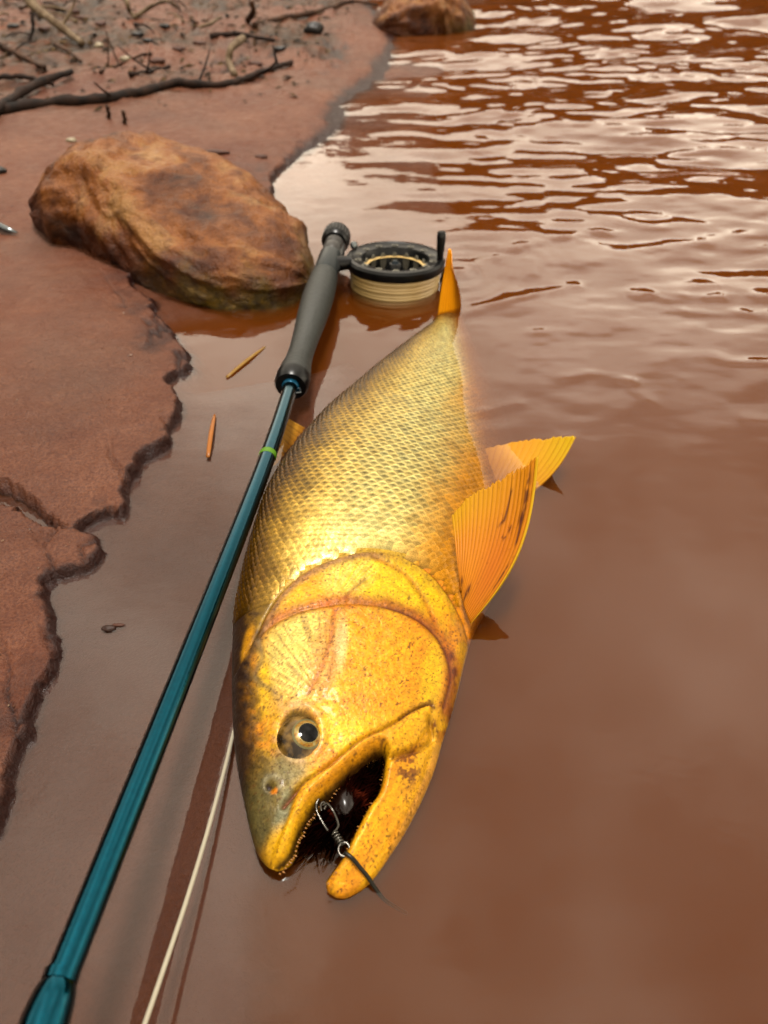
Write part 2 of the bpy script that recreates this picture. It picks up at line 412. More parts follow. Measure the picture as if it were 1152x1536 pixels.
# ---- the far wooded bank across the river (mirrored on the ripples); unseen left wing added to block sky
t = NT('far_foliage')
c = t.ramp(t.noise(0.9, 5, 0.7), [(0.3, lin(18, 22, 8)), (0.55, lin(52, 44, 18)), (0.75, lin(84, 66, 30))])
t.bsdf(Base_Color=c, Roughness=0.8)
N = 24000
ang = rng.uniform(-2.3, 1.0, N); rad = np.where(ang < -0.5, 12 - 5 * sstep(-0.5, -1.1, ang), 12) + rng.uniform(0, 2.2, N)  # left wing bends round nearer, added to cut low sky on that side
top = 3.1 + 0.9 * fbm(ang * 9, ang * 0, 4, 70)
hh = rng.uniform(0, 1, N) ** 0.8 * top
cx = rad * np.sin(ang); cy = rad * np.cos(ang); sz = rng.uniform(0.12, 0.38, N)
d1 = rng.normal(size=(N, 3)); d1 /= np.linalg.norm(d1, axis=1)[:, None]
d2 = rng.normal(size=(N, 3)); d2 -= d1 * (d1 * d2).sum(1)[:, None]; d2 /= np.linalg.norm(d2, axis=1)[:, None]
C0 = np.stack([cx, cy, hh], -1)
q = np.stack([C0 + (d1 * a + d2 * b) * sz[:, None] for a, b in ((-1, 0), (0, -0.55), (1, 0), (0, 0.55))], 1).reshape(-1, 3)
wood = mesh_obj('forest_edge', q, np.arange(N * 4).reshape(N, 4), t.m, smooth=False)
wood['kind'] = 'stuff'; wood['label'] = 'dark wooded far bank mirrored in the ripples, with unseen left trees added to block sky'; wood['category'] = 'forest'

# ---- boulders
def boulder(name, stations, label, mat_, seed, amp=0.006, nu=150, nv=120, sink=0.0):
    """stations: (x, y, z centre, half width across, half height) along the long axis"""
    P = spline(stations, nu); u = np.linspace(0, 1, nu)
    k = np.sqrt(np.clip(1 - np.abs(2 * u - 1) ** 9, 0, 1)); k[0] = k[-1] = 0.02
    T = np.gradient(P[:, :2], axis=0); T /= np.linalg.norm(T, axis=1)[:, None]
    Nn = np.stack([-T[:, 1], T[:, 0]], -1)
    th = np.linspace(0, 2 * math.pi, nv, endpoint=False)
    c = np.sign(np.cos(th)) * np.abs(np.cos(th)) ** 0.8; s = np.sign(np.sin(th)) * np.abs(np.sin(th)) ** 0.8
    X = P[:, 0][:, None] + Nn[:, 0][:, None] * (P[:, 3] * k)[:, None] * c
    Y = P[:, 1][:, None] + Nn[:, 1][:, None] * (P[:, 3] * k)[:, None] * c
    Z = P[:, 2][:, None] + (P[:, 4] * k)[:, None] * s
    A = u[:, None] * 6 + 0 * c; B = np.cos(th)[None] * 1.6 + 0 * X; Cc = np.sin(th)[None] * 1.6 + 0 * X
    d = amp * (fbm(A * 0.9 + Cc, B * 1.3 + 0.6 * Cc, 5, seed, 0.55) * 1.5 + 0.8 * np.abs(fbm(A * 2 - Cc, B * 2 + Cc, 4, seed + 7)))
    rough_ = sstep(0.55, 0.95, u)[:, None]
    d = d + 0.0022 * rough_ * fbm(X * 160, Z * 160 + Y * 90, 4, seed + 3)
    rr = np.sqrt(c ** 2 + s ** 2) + 1e-6
    X = X + Nn[:, 0][:, None] * d * c / rr; Y = Y + Nn[:, 1][:, None] * d * c / rr; Z = Z + d * s / rr
    V = np.stack([X, Y, Z - sink], -1).reshape(-1, 3)
    F = [tuple(f[::-1]) for f in grid_faces(nu, nv, False, True)]
    F += [tuple(range(nv)), tuple((nu - 1) * nv + j for j in range(nv - 1, -1, -1))]
    wet_shade_ = 1 - sstep(0.018, 0.066, Z + 0.05 * fbm(X * 24, Y * 24 + Z * 30, 4, seed + 11))  # wet foot carried up the stone to paint in its shaded front
    moss_ = sstep(0.6, 0.85, u)[:, None] * (1 - sstep(0.005, 0.045, Z + 0.04 * fbm(X * 30, Y * 30, 3, seed + 5)))
    wet_shade_ = wet_shade_ * (1 - 0.7 * moss_)
    o = mesh_obj(name, V, F, mat_, attrs={'wet': wet_shade_, 'moss': np.broadcast_to(moss_, Z.shape)})
    tag(o, label, 'rock'); return o
t = NT('boulder_stone')
a = t.noise(12, 6, 0.65, dist=0.6); b = t.noise(38, 6, 0.7); g = t.noise(500, 3, 0.7)
c = t.ramp(a, [(0.32, lin(84, 40, 4)), (0.43, lin(156, 84, 10)), (0.52, lin(200, 118, 42)), (0.64, lin(232, 168, 96))])
c = t.mix(t.math('MULTIPLY', t.ramp(b, [(0.5, 0.0), (0.68, 1.0)]), 0.75), c, lin(104, 46, 14))
c = t.mix(t.math('MULTIPLY', t.ramp(g, [(0.5, 0.0), (0.7, 1.0)]), 0.4), c, lin(70, 34, 14))
mossc = t.ramp(t.noise(90, 4, 0.7), [(0.35, lin(38, 40, 12)), (0.55, lin(132, 112, 20)), (0.7, lin(186, 150, 30))])
c = t.mix(t.math('MULTIPLY', t.attr('moss', 'Fac'), 0.85), c, mossc)
wc = t.mix(1.0, c, (0.36, 0.24, 0.16), 'MULTIPLY')
c = t.mix(t.attr('wet', 'Fac'), c, wc)
nb = t.bump(b, 0.9, 0.010); nb = t.bump(g, 0.35, 0.001, nb); nb = t.bump(t.noise(150, 4, 0.7), 0.4, 0.003, nb)
t.bsdf(Base_Color=c, Roughness=t.ramp(b, [(0.3, 0.3), (0.7, 0.6)]), Normal=nb, Specular_IOR_Level=0.12)
STONE = t.m
boulder('boulder', [(-0.430, 0.925, 0.024, 0.045, 0.022), (-0.385, 0.93, 0.030, 0.080, 0.050), (-0.31, 0.925, 0.034, 0.095, 0.068), (-0.24, 0.885, 0.030, 0.100, 0.062),
                    (-0.175, 0.818, 0.014, 0.096, 0.048), (-0.118, 0.785, 0.006, 0.084, 0.040), (-0.080, 0.778, 0.002, 0.066, 0.033)],
        'large tawny boulder with mossy wet foot beside the rod handle', STONE, 3, 0.009)
q = at(645, 45, 0.0)
boulder('boulder', [(q[0] - 0.14, q[1] - 0.02, 0.005, 0.06, 0.02), (q[0] - 0.08, q[1], 0.02, 0.09, 0.05), (q[0], q[1] + 0.04, 0.03, 0.1, 0.075),
                    (q[0] + 0.07, q[1] + 0.05, 0.02, 0.09, 0.05), (q[0] + 0.12, q[1] + 0.05, 0.0, 0.05, 0.02)],
        'small orange boulder at the far waterline', STONE, 21, 0.012, 100, 80)

# ---- twigs, stones and litter on the bank
def twig_mat(name, dark, light):
    t = NT(name)
    c = t.ramp(t.noise(40, 5, 0.7), [(0.35, dark), (0.65, light)])
    t.bsdf(Base_Color=c, Roughness=0.8, Normal=t.bump(t.noise(160, 4), 0.5, 0.002), Specular_IOR_Level=0.1); return t.m
TW_D = twig_mat('dark_bark', lin(28, 16, 10), lin(82, 54, 40)); TW_P = twig_mat('bleached_bark', lin(120, 92, 66), lin(206, 178, 142)); TW_B = twig_mat('brown_bark', lin(56, 32, 20), lin(128, 88, 62))
def twig(label, pts, r0, r1, mat_, lift=0.004, forks=(), name='twig', group=None):
    P = []
    for q in pts:
        g = on_ground(q[0], q[1], lift + (q[2] if len(q) > 2 else 0)); P.append(g)
    n = max(14, 7 * len(P)); C = spline(P, n)
    C += 0.0025 * np.stack([fbm(np.arange(n) * 0.5 + 3.1, np.full(n, hash(label) % 97 * 0 + len(label) * 1.7 + k * 31), 3, 80 + k) for k in range(3)], -1)
    rr = np.linspace(r0, r1, n) * (1 + 0.45 * fbm(np.arange(n) * 0.6, np.full(n, len(label) * 2.3), 2, 77))
    mb = MB(); mb.add(*tube(C, rr, 9))
    for (f, dx, dy, dz, L, r) in forks:
        b = C[int(f * (n - 1))]; d = np.array([dx, dy, dz], float); d /= np.linalg.norm(d)
        path = [b + d * L * k / 6 + np.array([0, 0, 0.3 * L * (k / 6) ** 2 * (1 if dz > 0 else 0)]) for k in range(7)]
        mb.add(*tube(path, np.linspace(r, r * 0.4, 7), 7))
    o = mb.build(name, mat_); tag(o, label, 'twig', group); return o
twig('long dark driftwood branch lying across the mud behind the boulder', [(-30, 172), (30, 160), (95, 152), (150, 148), (210, 138), (262, 124), (300, 126), (345, 124), (392, 108), (438, 92)], 0.010, 0.0045, TW_D, 0.006,
     [(0.86, 0.5, -0.6, 0.1, 0.06, 0.004), (0.93, -0.2, 0.3, 0.8, 0.03, 0.004), (0.35, -0.2, -0.5, 0.2, 0.05, 0.003), (0.62, 0.3, 0.6, 0.4, 0.06, 0.003)], 'branch')
twig('dark broken stick crossing the long branch at its thick end', [(-20, 176), (20, 146), (60, 124), (108, 107)], 0.009, 0.006, TW_D, 0.012)
twig('thin black bent twig above the broken stick', [(-20, 118), (25, 114), (52, 118), (80, 126)], 0.005, 0.004, TW_D, 0.008)
twig('bleached pale branch stub sloping down the litter', [(22, -26, 0.08), (50, 8, 0.04), (80, 32, 0.02), (104, 50), (124, 64)], 0.013, 0.006, TW_P, 0.012, [(0.6, 0.6, 0.2, 0.5, 0.07, 0.004)], 'branch')
twig('dark straight twig pointing out of the litter', [(-20, 58), (20, 78), (66, 102)], 0.007, 0.004, TW_B, 0.008)
twig('short dark upright twig below the bleached branch', [(46, 18, 0.04), (50, 40, 0.02), (44, 62)], 0.005, 0.004, TW_D, 0.002)
twig('dark twig lying under the bark curl', [(316, 54), (352, 50), (384, 56), (412, 60)], 0.006, 0.004, TW_D, 0.006)
twig('curled strip of pale bark standing on the mud', [(352, 112), (343, 92, 0.01), (347, 72, 0.03), (364, 58, 0.03)], 0.006, 0.008, TW_P, 0.003, name='bark_curl')
twig('pale crooked twig at the top of the litter', [(178, -20, 0.05), (190, 4, 0.03), (194, 16, 0.01), (204, 26)], 0.009, 0.005, TW_P, 0.006)
twig('thin arching pale stem among dark roots', [(204, 24), (226, 10, 0.02), (250, 2, 0.06), (266, 12, 0.03)], 0.005, 0.003, TW_P, 0.004)
twig('long thin brown root reaching towards the far boulder', [(380, 38), (420, 28), (464, 20), (500, 10), (530, 2), (566, 8)], 0.007, 0.005, TW_B, 0.006)
twig('slender brown twig between the bark curl and the litter', [(296, 42), (318, 34), (330, 26)], 0.004, 0.003, TW_P, 0.004)
twig('brown twig with fine side shoots behind the long branch', [(150, 108), (180, 96), (210, 84), (228, 80)], 0.004, 0.0025, TW_B, 0.004, [(0.3, 0.2, 0.2, 0.9, 0.05, 0.002), (0.6, -0.3, 0.1, 0.9, 0.05, 0.002)])
twig('dark short twig between the long branch and the side shoots', [(196, 112), (220, 108), (254, 100)], 0.005, 0.003, TW_D, 0.006, [(0.4, 0.3, -0.5, 0.3, 0.06, 0.0025), (0.6, -0.5, -0.4, 0.3, 0.07, 0.0025)])
twig('curved pale stub leaning beside the bark curl', [(372, 30, 0.0), (380, 16, 0.03), (376, 2, 0.05)], 0.007, 0.006, TW_B, 0.004)
twig('thin dark twig tangled at the edge of the litter', [(82, 66), (104, 78), (122, 92)], 0.004, 0.003, TW_B, 0.006)
for k, (px, py) in enumerate(((162, 172), (186, 180))):
    b = on_ground(px, py)
    twig('short dark broken stub standing in the mud behind the boulder', [(px + 2, py + 4), (px, py - 6, 0.012), (px - 2, py - 14, 0.02)], 0.0035, 0.003, TW_B, 0.0, name='twig', group='stubs behind the boulder')
random.seed(5)
for k in range(16):
    px = random.uniform(-10, 330); py = random.uniform(-5, 70) * (1 - px / 700)
    dx = random.uniform(-50, 50); dy = random.uniform(-14, 14)
    twig('thin dead stem lying in the brown litter', [(px, py), (px + dx * 0.5, py + dy * 0.5 - 4, random.uniform(0, 0.03)), (px + dx, py + dy)], random.uniform(0.002, 0.0045), 0.0015,
         random.choice((TW_D, TW_P, TW_B, TW_D)), 0.005, group='dead stems in the litter')

def pebble(name, px, py, r, label, cat, mat_, sq=(1, 1, 0.7), seed=1, lift=0.0, group=None):
    bm = bmesh.new(); bmesh.ops.create_icosphere(bm, subdivisions=3, radius=1)
    V = np.array([v.co[:] for v in bm.verts]); 
    d = 1 + 0.35 * fbm(V[:, 0] * 1.3 + V[:, 2], V[:, 1] * 1.3 + 0.7 * V[:, 2], 3, seed)
    V = V * d[:, None] * np.array(sq) * r
    F = [tuple(v.index for v in f.verts) for f in bm.faces]; bm.free()
    b = on_ground(px, py); 
    o = mesh_obj(name, V + b + np.array([0, 0, r * sq[2] * 0.35 + lift]), F, mat_); tag(o, label, cat, group); return o
DARKSTONE = simple('dark_stone', lin(34, 24, 20), 0.45, nscale=80, bump=0.4)
PALE = simple('pale_shell', lin(226, 206, 170), 0.4, nscale=90)
CLOD = simple('mud_clod', lin(112, 62, 40), 0.6, nscale=120, bump=0.6)
pebble('stone', 471, 48, 0.020, 'square black stone on the mud near the far boulder', 'stone', DARKSTONE, (1.2, 0.8, 0.8), 4)
pebble('stone', 115, 234, 0.008, 'small black stone at the back of the large boulder', 'stone', DARKSTONE, (1, 1, 0.9), 8)
pebble('stone', -2, 258, 0.009, 'small black stone on the mud left of the boulder', 'stone', DARKSTONE, (1.3, 1, 0.6), 9)
pebble('pebble', 107, 212, 0.0062, 'single cream pebble on the mud behind the boulder', 'pebble', PALE, (1.2, 1, 0.6), 5)
pebble('pebble', 148, 70, 0.009, 'cream pebble lying below the bleached branch', 'pebble', PALE, (1.2, 1, 0.6), 6)
pebble('pebble', 188, 90, 0.009, 'cream pebble among the side shoots', 'pebble', PALE, (1.2, 1, 0.6), 7)
pebble('mud_clod', 318, 230, 0.009, 'flat dark mud clod lying behind the boulder', 'mud clod', CLOD, (2.6, 0.8, 0.4), 10)
for k, (px, py) in enumerate(((166, 942), (312, 232), (392, 236), (220, 62), (236, 92), (268, 74), (246, 40), (150, 36), (120, 28), (420, 74), (384, 96), (66, 44), (20, 40), (300, 66), (110, 18), (206, 52), (86, 14))):
    if k == 0: continue
    pebble('mud_clod', px, py, 0.010 if py < 120 else 0.006, 'small dark lump of earth scattered on the bank', 'mud clod', CLOD if k % 3 else DARKSTONE, (1.6, 1, 0.5), 30 + k, group='lumps of earth on the bank')
# flakes of bark and leaf too many to count
nfl = 3200; Vf = []; Ff = []
for k in range(nfl):
    x = random.uniform(-2.6, -0.1); y = random.uniform(1.3, 3.4)
    if rough[np.searchsorted(gx, x), np.searchsorted(gy, y)] < random.uniform(0.15, 0.8): continue
    c0 = np.array([x, y, ground_z(x, y) + 0.003]); a = random.uniform(0, 6.28); L = random.uniform(0.004, 0.016); W = L * random.uniform(0.15, 0.5); tz = random.uniform(-0.5, 0.5)
    d = np.array([math.cos(a), math.sin(a), 0.3 * tz]) * L; s_ = np.array([-math.sin(a), math.cos(a), tz]) * W
    b = len(Vf); Vf += [c0 - d, c0 - s_, c0 + d, c0 + s_, c0 + np.array([0, 0, W * 0.7])]; Ff += [(b, b + 1, b + 4), (b + 1, b + 2, b + 4), (b + 2, b + 3, b + 4), (b + 3, b, b + 4)]
t = NT('leaf_litter'); t.bsdf(Base_Color=t.ramp(t.noise(90, 2), [(0.36, lin(24, 14, 6)), (0.5, lin(84, 50, 18)), (0.62, lin(120, 92, 30)), (0.75, lin(190, 150, 100))]), Roughness=0.8, Specular_IOR_Level=0.1)
o = mesh_obj('leaf_litter', Vf, Ff, t.m, smooth=False); o['kind'] = 'stuff'; o['label'] = 'brown leaf and bark flakes strewn over the upper bank'; o['category'] = 'leaf litter'
# grit on the mud
Vf = []; Ff = []; oc = np.array([(1, 0, 0), (0, 1, 0), (-1, 0, 0), (0, -1, 0), (0, 0, 1), (0, 0, -1)], float)
of = [(0, 1, 4), (1, 2, 4), (2, 3, 4), (3, 0, 4), (1, 0, 5), (2, 1, 5), (3, 2, 5), (0, 3, 5)]
for k in range(2600):
    x = random.uniform(-0.75, 0.0); y = random.uniform(0.15, 1.6); i = np.searchsorted(gx, x); j = np.searchsorted(gy, y)
    if sdist[i, j] < 0.004: continue
    if fbm(np.array(x * 9.0), np.array(y * 9.0), 3, 91) < random.uniform(-0.3, 0.35): continue
    r = random.uniform(0.0004, 0.0011) * (1.6 if random.random() < 0.06 else 1); b = len(Vf)
    Vf += [np.array([x, y, ground_z(x, y) + r * 0.3]) + v * r * np.array([random.uniform(.6, 1.4), random.uniform(.6, 1.4), random.uniform(.4, .9)]) for v in oc]
    Ff += [tuple(b + q for q in f) for f in of]
t = NT('grit'); t.bsdf(Base_Color=t.ramp(t.noise(420, 1), [(0.36, lin(60, 28, 16)), (0.5, lin(150, 88, 58)), (0.68, lin(226, 186, 150))]), Roughness=0.5, Specular_IOR_Level=0.2)
o = mesh_obj('grit', Vf, Ff, t.m, smooth=False); o['kind'] = 'stuff'; o['label'] = 'fine grit scattered over the red mud'; o['category'] = 'grit'
# leaf bits and chips
def sliver(name, a, b, wid, label, cat, mat_, z0=0.004, z1=0.004, arch=0.004):
    A, B = at(a[0], a[1], z0), at(b[0], b[1], z1); n = 12
    d = B - A; s = np.cross(d, [0, 0, 1.0]); s /= np.linalg.norm(s)
    V = []
    for i in range(n):
        f = i / (n - 1); ww = wid * (0.25 + 1.0 * math.sin(math.pi * min(1, f * 0.72 + 0.08)) ** 0.7)
        c = A + d * f + np.array([0, 0, arch * math.sin(math.pi * f)])
        for k in range(8):
            th = 2 * math.pi * k / 8
            V.append(c + s * ww * math.cos(th) + np.array([0, 0, 0.35 * ww * math.sin(th)]))
    F = [tuple(f) for f in grid_faces(n, 8, False, True)] + [tuple(range(8)), tuple((n - 1) * 8 + k for k in range(7, -1, -1))]
    o = mesh_obj(name, V, F, mat_); tag(o, label, cat); return o
ORANGE = simple('orange_straw', lin(226, 132, 22), 0.35, nscale=160)
YEL = simple('yellow_leaf', lin(206, 150, 40), 0.4, nscale=120)
SEED = simple('brown_seed', lin(70, 34, 18), 0.4, nscale=220, bump=0.4)
sliver('straw', (322, 622), (312, 686), 0.0016, 'short orange straw floating beside the teal rod', 'straw', ORANGE, 0.001, 0.002, 0.002)
sliver('leaf', (398, 520), (340, 566), 0.0016, 'slim yellow leaf lying in the pool beside the grip', 'leaf', YEL, 0.0, 0.001, 0.001)
pebble('seed_husk', 163, 943, 0.0030, 'brown seed husk stuck on the wet mud shelf', 'seed husk', SEED, (1.5, 0.8, 0.5), 77)
pebble('seed_husk', 178, 938, 0.0022, 'pale chip beside the brown seed husk', 'husk chip', CLOD, (1.8, 0.6, 0.4), 78)
METAL_L = simple('bright_metal', lin(190, 200, 205), 0.2, 0.9, 100, 0.1)
mb = MB(); mb.add(*tube([at(-60, 312, 0.02), at(-20, 330, 0.02), at(10, 344, 0.017), at(26, 349, 0.0155)], [0.005, 0.0048, 0.004, 0.001], 12))
tag(mb.build('metal_spike', METAL_L), 'bright silver spike poking in beside the large boulder', 'spike')

# ================================================================== the fly rod and its reel
ROD = thing('fly_rod', 'teal fly rod with black grip and reel resting beside the golden fish', 'fishing rod', tuple(at(436, 578, 0.0)))
ROD_INV = np.array(ROD.location)
def rp(name, V, F, mat_, parent=None, sharp=True):
    parent = parent or ROD
    o = mesh_obj(name, np.asarray(V) - ROD_INV, F, mat_, parent)
    if sharp: auto_smooth(o)
    return o
t = NT('teal_blank')
n = t.noise(400, 3, 0.6)
c = t.mix(n, lin(0, 100, 128) * 1.2, lin(2, 136, 164) * 1.2)
t.bsdf(Base_Color=c, Metallic=1.0, Roughness=0.17, Coat_Weight=0.1, Coat_Roughness=0.06, Normal=t.bump(t.noise(700, 2), 0.15, 0.0004))
TEAL = t.m
BLACK = simple('black_anodised', lin(12, 14, 17), 0.3, 0.0, 300, 0.3, Specular_IOR_Level=0.14)
t = NT('grip_foam')
n = t.noise(240, 4, 0.7); w_ = t.noise(26, 3, 0.5, dist=1.0)
c = t.mix(n, lin(14, 17, 15), lin(48, 54, 48)); c = t.mix(t.math('MULTIPLY', w_, 0.3), c, lin(84, 92, 84))
t.bsdf(Base_Color=c, Roughness=0.5, Normal=t.bump(n, 0.6, 0.0012), Specular_IOR_Level=0.25); GRIP = t.m
GREYM = simple('grey_metal', lin(120, 118, 116), 0.35, 0.8, 200, 0.15)
LIME = simple('lime_thread', lin(120, 190, 20), 0.4, 0, 300, 0.1)
B0 = at(506, 352, 0.030); G0 = at(436, 580, 0.020); axr = (G0 - B0); LG = np.linalg.norm(axr); axr /= LG
def along(prof, seg=48, closed=True):
    if closed: prof = [(prof[0][0], 0.0005)] + prof + [(prof[-1][0], 0.0005)]
    return lathe(prof, B0, axr, seg)
fr = LG / 0.30
rp('butt_cap', *along([(-0.004 * fr, 0.011), (0.0, 0.0145), (0.018 * fr, 0.0150), (0.022 * fr, 0.0125)]), BLACK)
mb = MB()
for k in range(26):                                   # the knurled ribs of the cap
    a = 2 * math.pi * k / 26; u = np.cross(axr, [0, 0, 1.0]); u /= np.linalg.norm(u); v = np.cross(axr, u)
    d = math.cos(a) * u + math.sin(a) * v
    mb.add(*tube([B0 + axr * 0.001 + d * 0.0147, B0 + axr * 0.018 * fr + d * 0.0150], 0.0009, 6))
o = rp('knurling', np.concatenate(mb.V), mb.F, BLACK); o['kind'] = 'stuff'
rp('reel_seat', *along([(0.0222 * fr, 0.0095), (0.024 * fr, 0.0108), (0.034 * fr, 0.0108), (0.035 * fr, 0.0102), (0.037 * fr, 0.0102), (0.038 * fr, 0.0110), (0.052 * fr, 0.0110), (0.0535 * fr, 0.0100)]), GREYM)
rp('seat_barrel', *along([(0.0537 * fr, 0.0105), (0.056 * fr, 0.0122), (0.098 * fr, 0.0128), (0.1 * fr, 0.0120)]), simple('seat_grey', lin(74, 82, 84), 0.35, 0.5, 200, 0.15))
gp = [(0.1002, 0.0118), (0.103, 0.0136), (0.13, 0.0150), (0.16, 0.0152), (0.19, 0.0140), (0.22, 0.0122), (0.245, 0.0114), (0.262, 0.0118), (0.276, 0.0134), (0.286, 0.0142)]
gs = spline([(a * 10, b * 100) for a, b in gp], 50) / np.array([10, 100])
rp('grip', *along([(a * fr, b) for a, b in gs]), GRIP)
rp('grip_ring', *along([(0.2862 * fr, 0.0146), (0.296 * fr, 0.0146), (0.300 * fr, 0.0128)], 48), BLACK)
N0 = at(82, 1492, 0.058); N1 = at(30, 1640, 0.060)
bp = spline([G0 - axr * 0.006, G0 + (N0 - G0) * 0.3 + np.array([0.003, 0, 0]), N0], 60)
rr = np.linspace(0.0062, 0.0059, 60)
rp('blank', *tube(bp, rr, 24), TEAL)
def sleeve(f0, f1, extra, mat_, name, seg=24):
    i0 = f0 * 59; pts = [bp[int(i0)] + (bp[min(int(i0) + 1, 59)] - bp[int(i0)]) * (i0 - int(i0)) + (bp[min(int(i0) + 3, 59)] - bp[int(i0)]) / 3 * k for k in np.linspace(0, (f1 - f0) * 59, 6)]
    r = np.interp(f0, [0, 1], [rr[0], rr[-1]]) + extra
    return rp(name, *tube(pts, [r - extra * 0.7, r, r, r, r, r - extra * 0.7], seg), mat_)
sleeve(0.005, 0.04, 0.0013, simple('blue_winding', lin(30, 120, 160), 0.25, 0.5, 200, 0.1), 'winding_check')
sleeve(0.262, 0.27, 0.0004, LIME, 'accent_ring')
fd = N1 - N0; fd /= np.linalg.norm(fd)
fb = [N0 - fd * 0.004 + fd * k for k in (0, 0.002, 0.006, 0.012, 0.03, 0.05)]
rp('ferrule', *tube(fb, [0.0061, 0.0070, 0.0078, 0.0084, 0.0087, 0.0087], 28), TEAL)
rp('ferrule_band', *tube([N0 - fd * 0.0075, N0 - fd * 0.0040], 0.0064, 24), TEAL)
# hook keeper: a small wire loop by the grip
hk = bp[2] + np.array([0.005, -0.002, -0.001])
rp('hook_keeper', *tube([bp[1] + np.array([0.005, 0, 0.0]), hk + np.array([0.003, 0.002, 0]), hk + np.array([0.004, -0.004, 0]), bp[4] + np.array([0.004, 0, 0])], 0.0008, 8), METAL_L)

# the reel: axis upright, handle side up
RC = at(593, 388, 0.026); UP = np.array([0.02, 0.08, 1.0]); UP /= np.linalg.norm(UP)
RR = 0.0535
reel = rp('reel', *lathe([(0.000, RR - 0.001), (0.003, RR), (0.008, RR), (0.0105, RR - 0.002), (0.011, RR - 0.006), (0.0095, RR - 0.0085), (0.0085, RR - 0.0165), (0.0065, RR - 0.018), (-0.016, RR - 0.019), (-0.018, RR - 0.020), (-0.018, 0.010), (-0.002, 0.009), (0.003, 0.006), (0.004, 0.0005)], RC - UP * 0.008, UP, 72), BLACK)
reel['label'] = 'black large arbor fly reel with ported rim'
def sub(name, V, F, mat_, sharp=True): return rp(name, V, F, mat_, reel, sharp)
LINE = NT('cream_line'); 
c = LINE.mix(LINE.noise(60, 3), lin(212, 168, 92) * 2, lin(246, 214, 140) * 2); LINE.bsdf(Base_Color=c, Roughness=0.45); LINE = LINE.m
prof = []
for k in range(15):
    z = -0.0085 - 0.037 * k / 14; rad_ = 0.0485 - 0.0035 * (k / 14) ** 1.5
    rad_ += 0.0012 * math.sin(k * 2.1)
    prof += [(z, rad_ - 0.0022), (z - 0.0006, rad_), (z - 0.0018, rad_)]
sub('wound_line', *lathe([(-0.0085, 0.03)] + prof + [(-0.047, 0.03)], RC, UP, 72), LINE, False)
sub('back_plate', *lathe([(-0.048, 0.0005), (-0.048, 0.050), (-0.050, 0.0535), (-0.054, 0.0535), (-0.056, 0.050), (-0.056, 0.0005)], RC, UP, 64), BLACK)
PORT = simple('port_cream', lin(206, 200, 180), 0.35, 0.2, 120, 0.1)  # cream, as the line backing shows through the ports
e1 = np.cross(UP, [0, 1.0, 0]); e1 /= np.linalg.norm(e1); e2 = np.cross(UP, e1)
for k in range(14):                                   # round ports drilled in the rim face
    a = 2 * math.pi * (k + 0.5) / 14; d = math.cos(a) * e1 + math.sin(a) * e2
    c0 = RC + d * (RR - 0.0125) + UP * 0.0010
    sub('rim_port', *lathe([(0, 0.0005), (0, 0.0032), (0.0009, 0.0036), (0.0009, 0.0030), (0.0002, 0.0026), (0.0002, 0.0004)], c0 - UP * 0.0004, UP, 16), PORT)
for k in range(16):                                   # tall slots on the inner wall
    a = 2 * math.pi * k / 16; d = math.cos(a) * e1 + math.sin(a) * e2; s_ = np.cross(UP, d)
    V = []; nn = 14
    for side_ in (0.0, 0.0012):
        for j in range(nn):
            th = 2 * math.pi * j / nn
            V.append(RC + d * (RR - 0.0190 - 0.0002 - side_) + s_ * 0.0038 * math.cos(th) + UP * (-0.0135 + 0.0095 * math.sin(th)))
    F = [tuple(f) for f in grid_faces(2, nn, False, True)] + [tuple(range(nn)), tuple(range(2 * nn - 1, nn - 1, -1))]
    sub('wall_slot', V, F, PORT)
sub('spool_hub', *lathe([(-0.026, 0.014), (-0.016, 0.0125), (-0.006, 0.006), (-0.002, 0.0025), (-0.0015, 0.0004)], RC, UP, 6), simple('hub_blue', lin(60, 74, 84), 0.3, 0.6, 200, 0.1))
hd = at(661, 392, 0.026) - RC; hd -= UP * hd.dot(UP); hd /= np.linalg.norm(hd)
sub('handle_knob', *lathe([(0.0, 0.0004), (0.0, 0.0030), (0.004, 0.0034), (0.012, 0.0042), (0.024, 0.0048), (0.028, 0.0046), (0.0295, 0.0036), (0.0295, 0.0004)], RC + hd * (RR - 0.0055) + UP * 0.002, UP, 24), BLACK)
sub('drag_screw', *lathe([(0, 0.0004), (0, 0.004), (0.004, 0.0042), (0.006, 0.003), (0.0065, 0.0004)], RC - e1 * 0 + (at(527, 372, 0.028) - RC) * 0.94 + UP * 0.001, UP, 20), METAL_L)
f0 = B0 + axr * 0.075 * fr; f1 = RC + (f0 - RC) / np.linalg.norm(f0 - RC) * (RR - 0.001); f1[2] = f0[2]
sub('reel_foot', *tube([f0 + (f1 - f0) * 0.1, f0 + (f1 - f0) * 0.5, f1 + (f1 - f0) * 0.15], [0.010, 0.008, 0.007], 14), BLACK)
fs = [B0 + axr * k * fr + (f1 - f0) / np.linalg.norm(f1 - f0) * 0.0105 for k in (0.030, 0.05, 0.075, 0.1)]
sub('foot_plate', *tube(fs, [0.003, 0.0045, 0.005, 0.003], 12), BLACK)
# a wire guard of the frame hanging below the rim
gw = [RC + (math.cos(a) * e1 + math.sin(a) * e2) * (RR - 0.001) - UP * (0.004 + 0.040 * f) for a, f in zip(np.linspace(R(172), R(205), 8), np.linspace(0, 1, 8))]
sub('frame_pillar', *tube(gw, 0.0018, 10), BLACK)
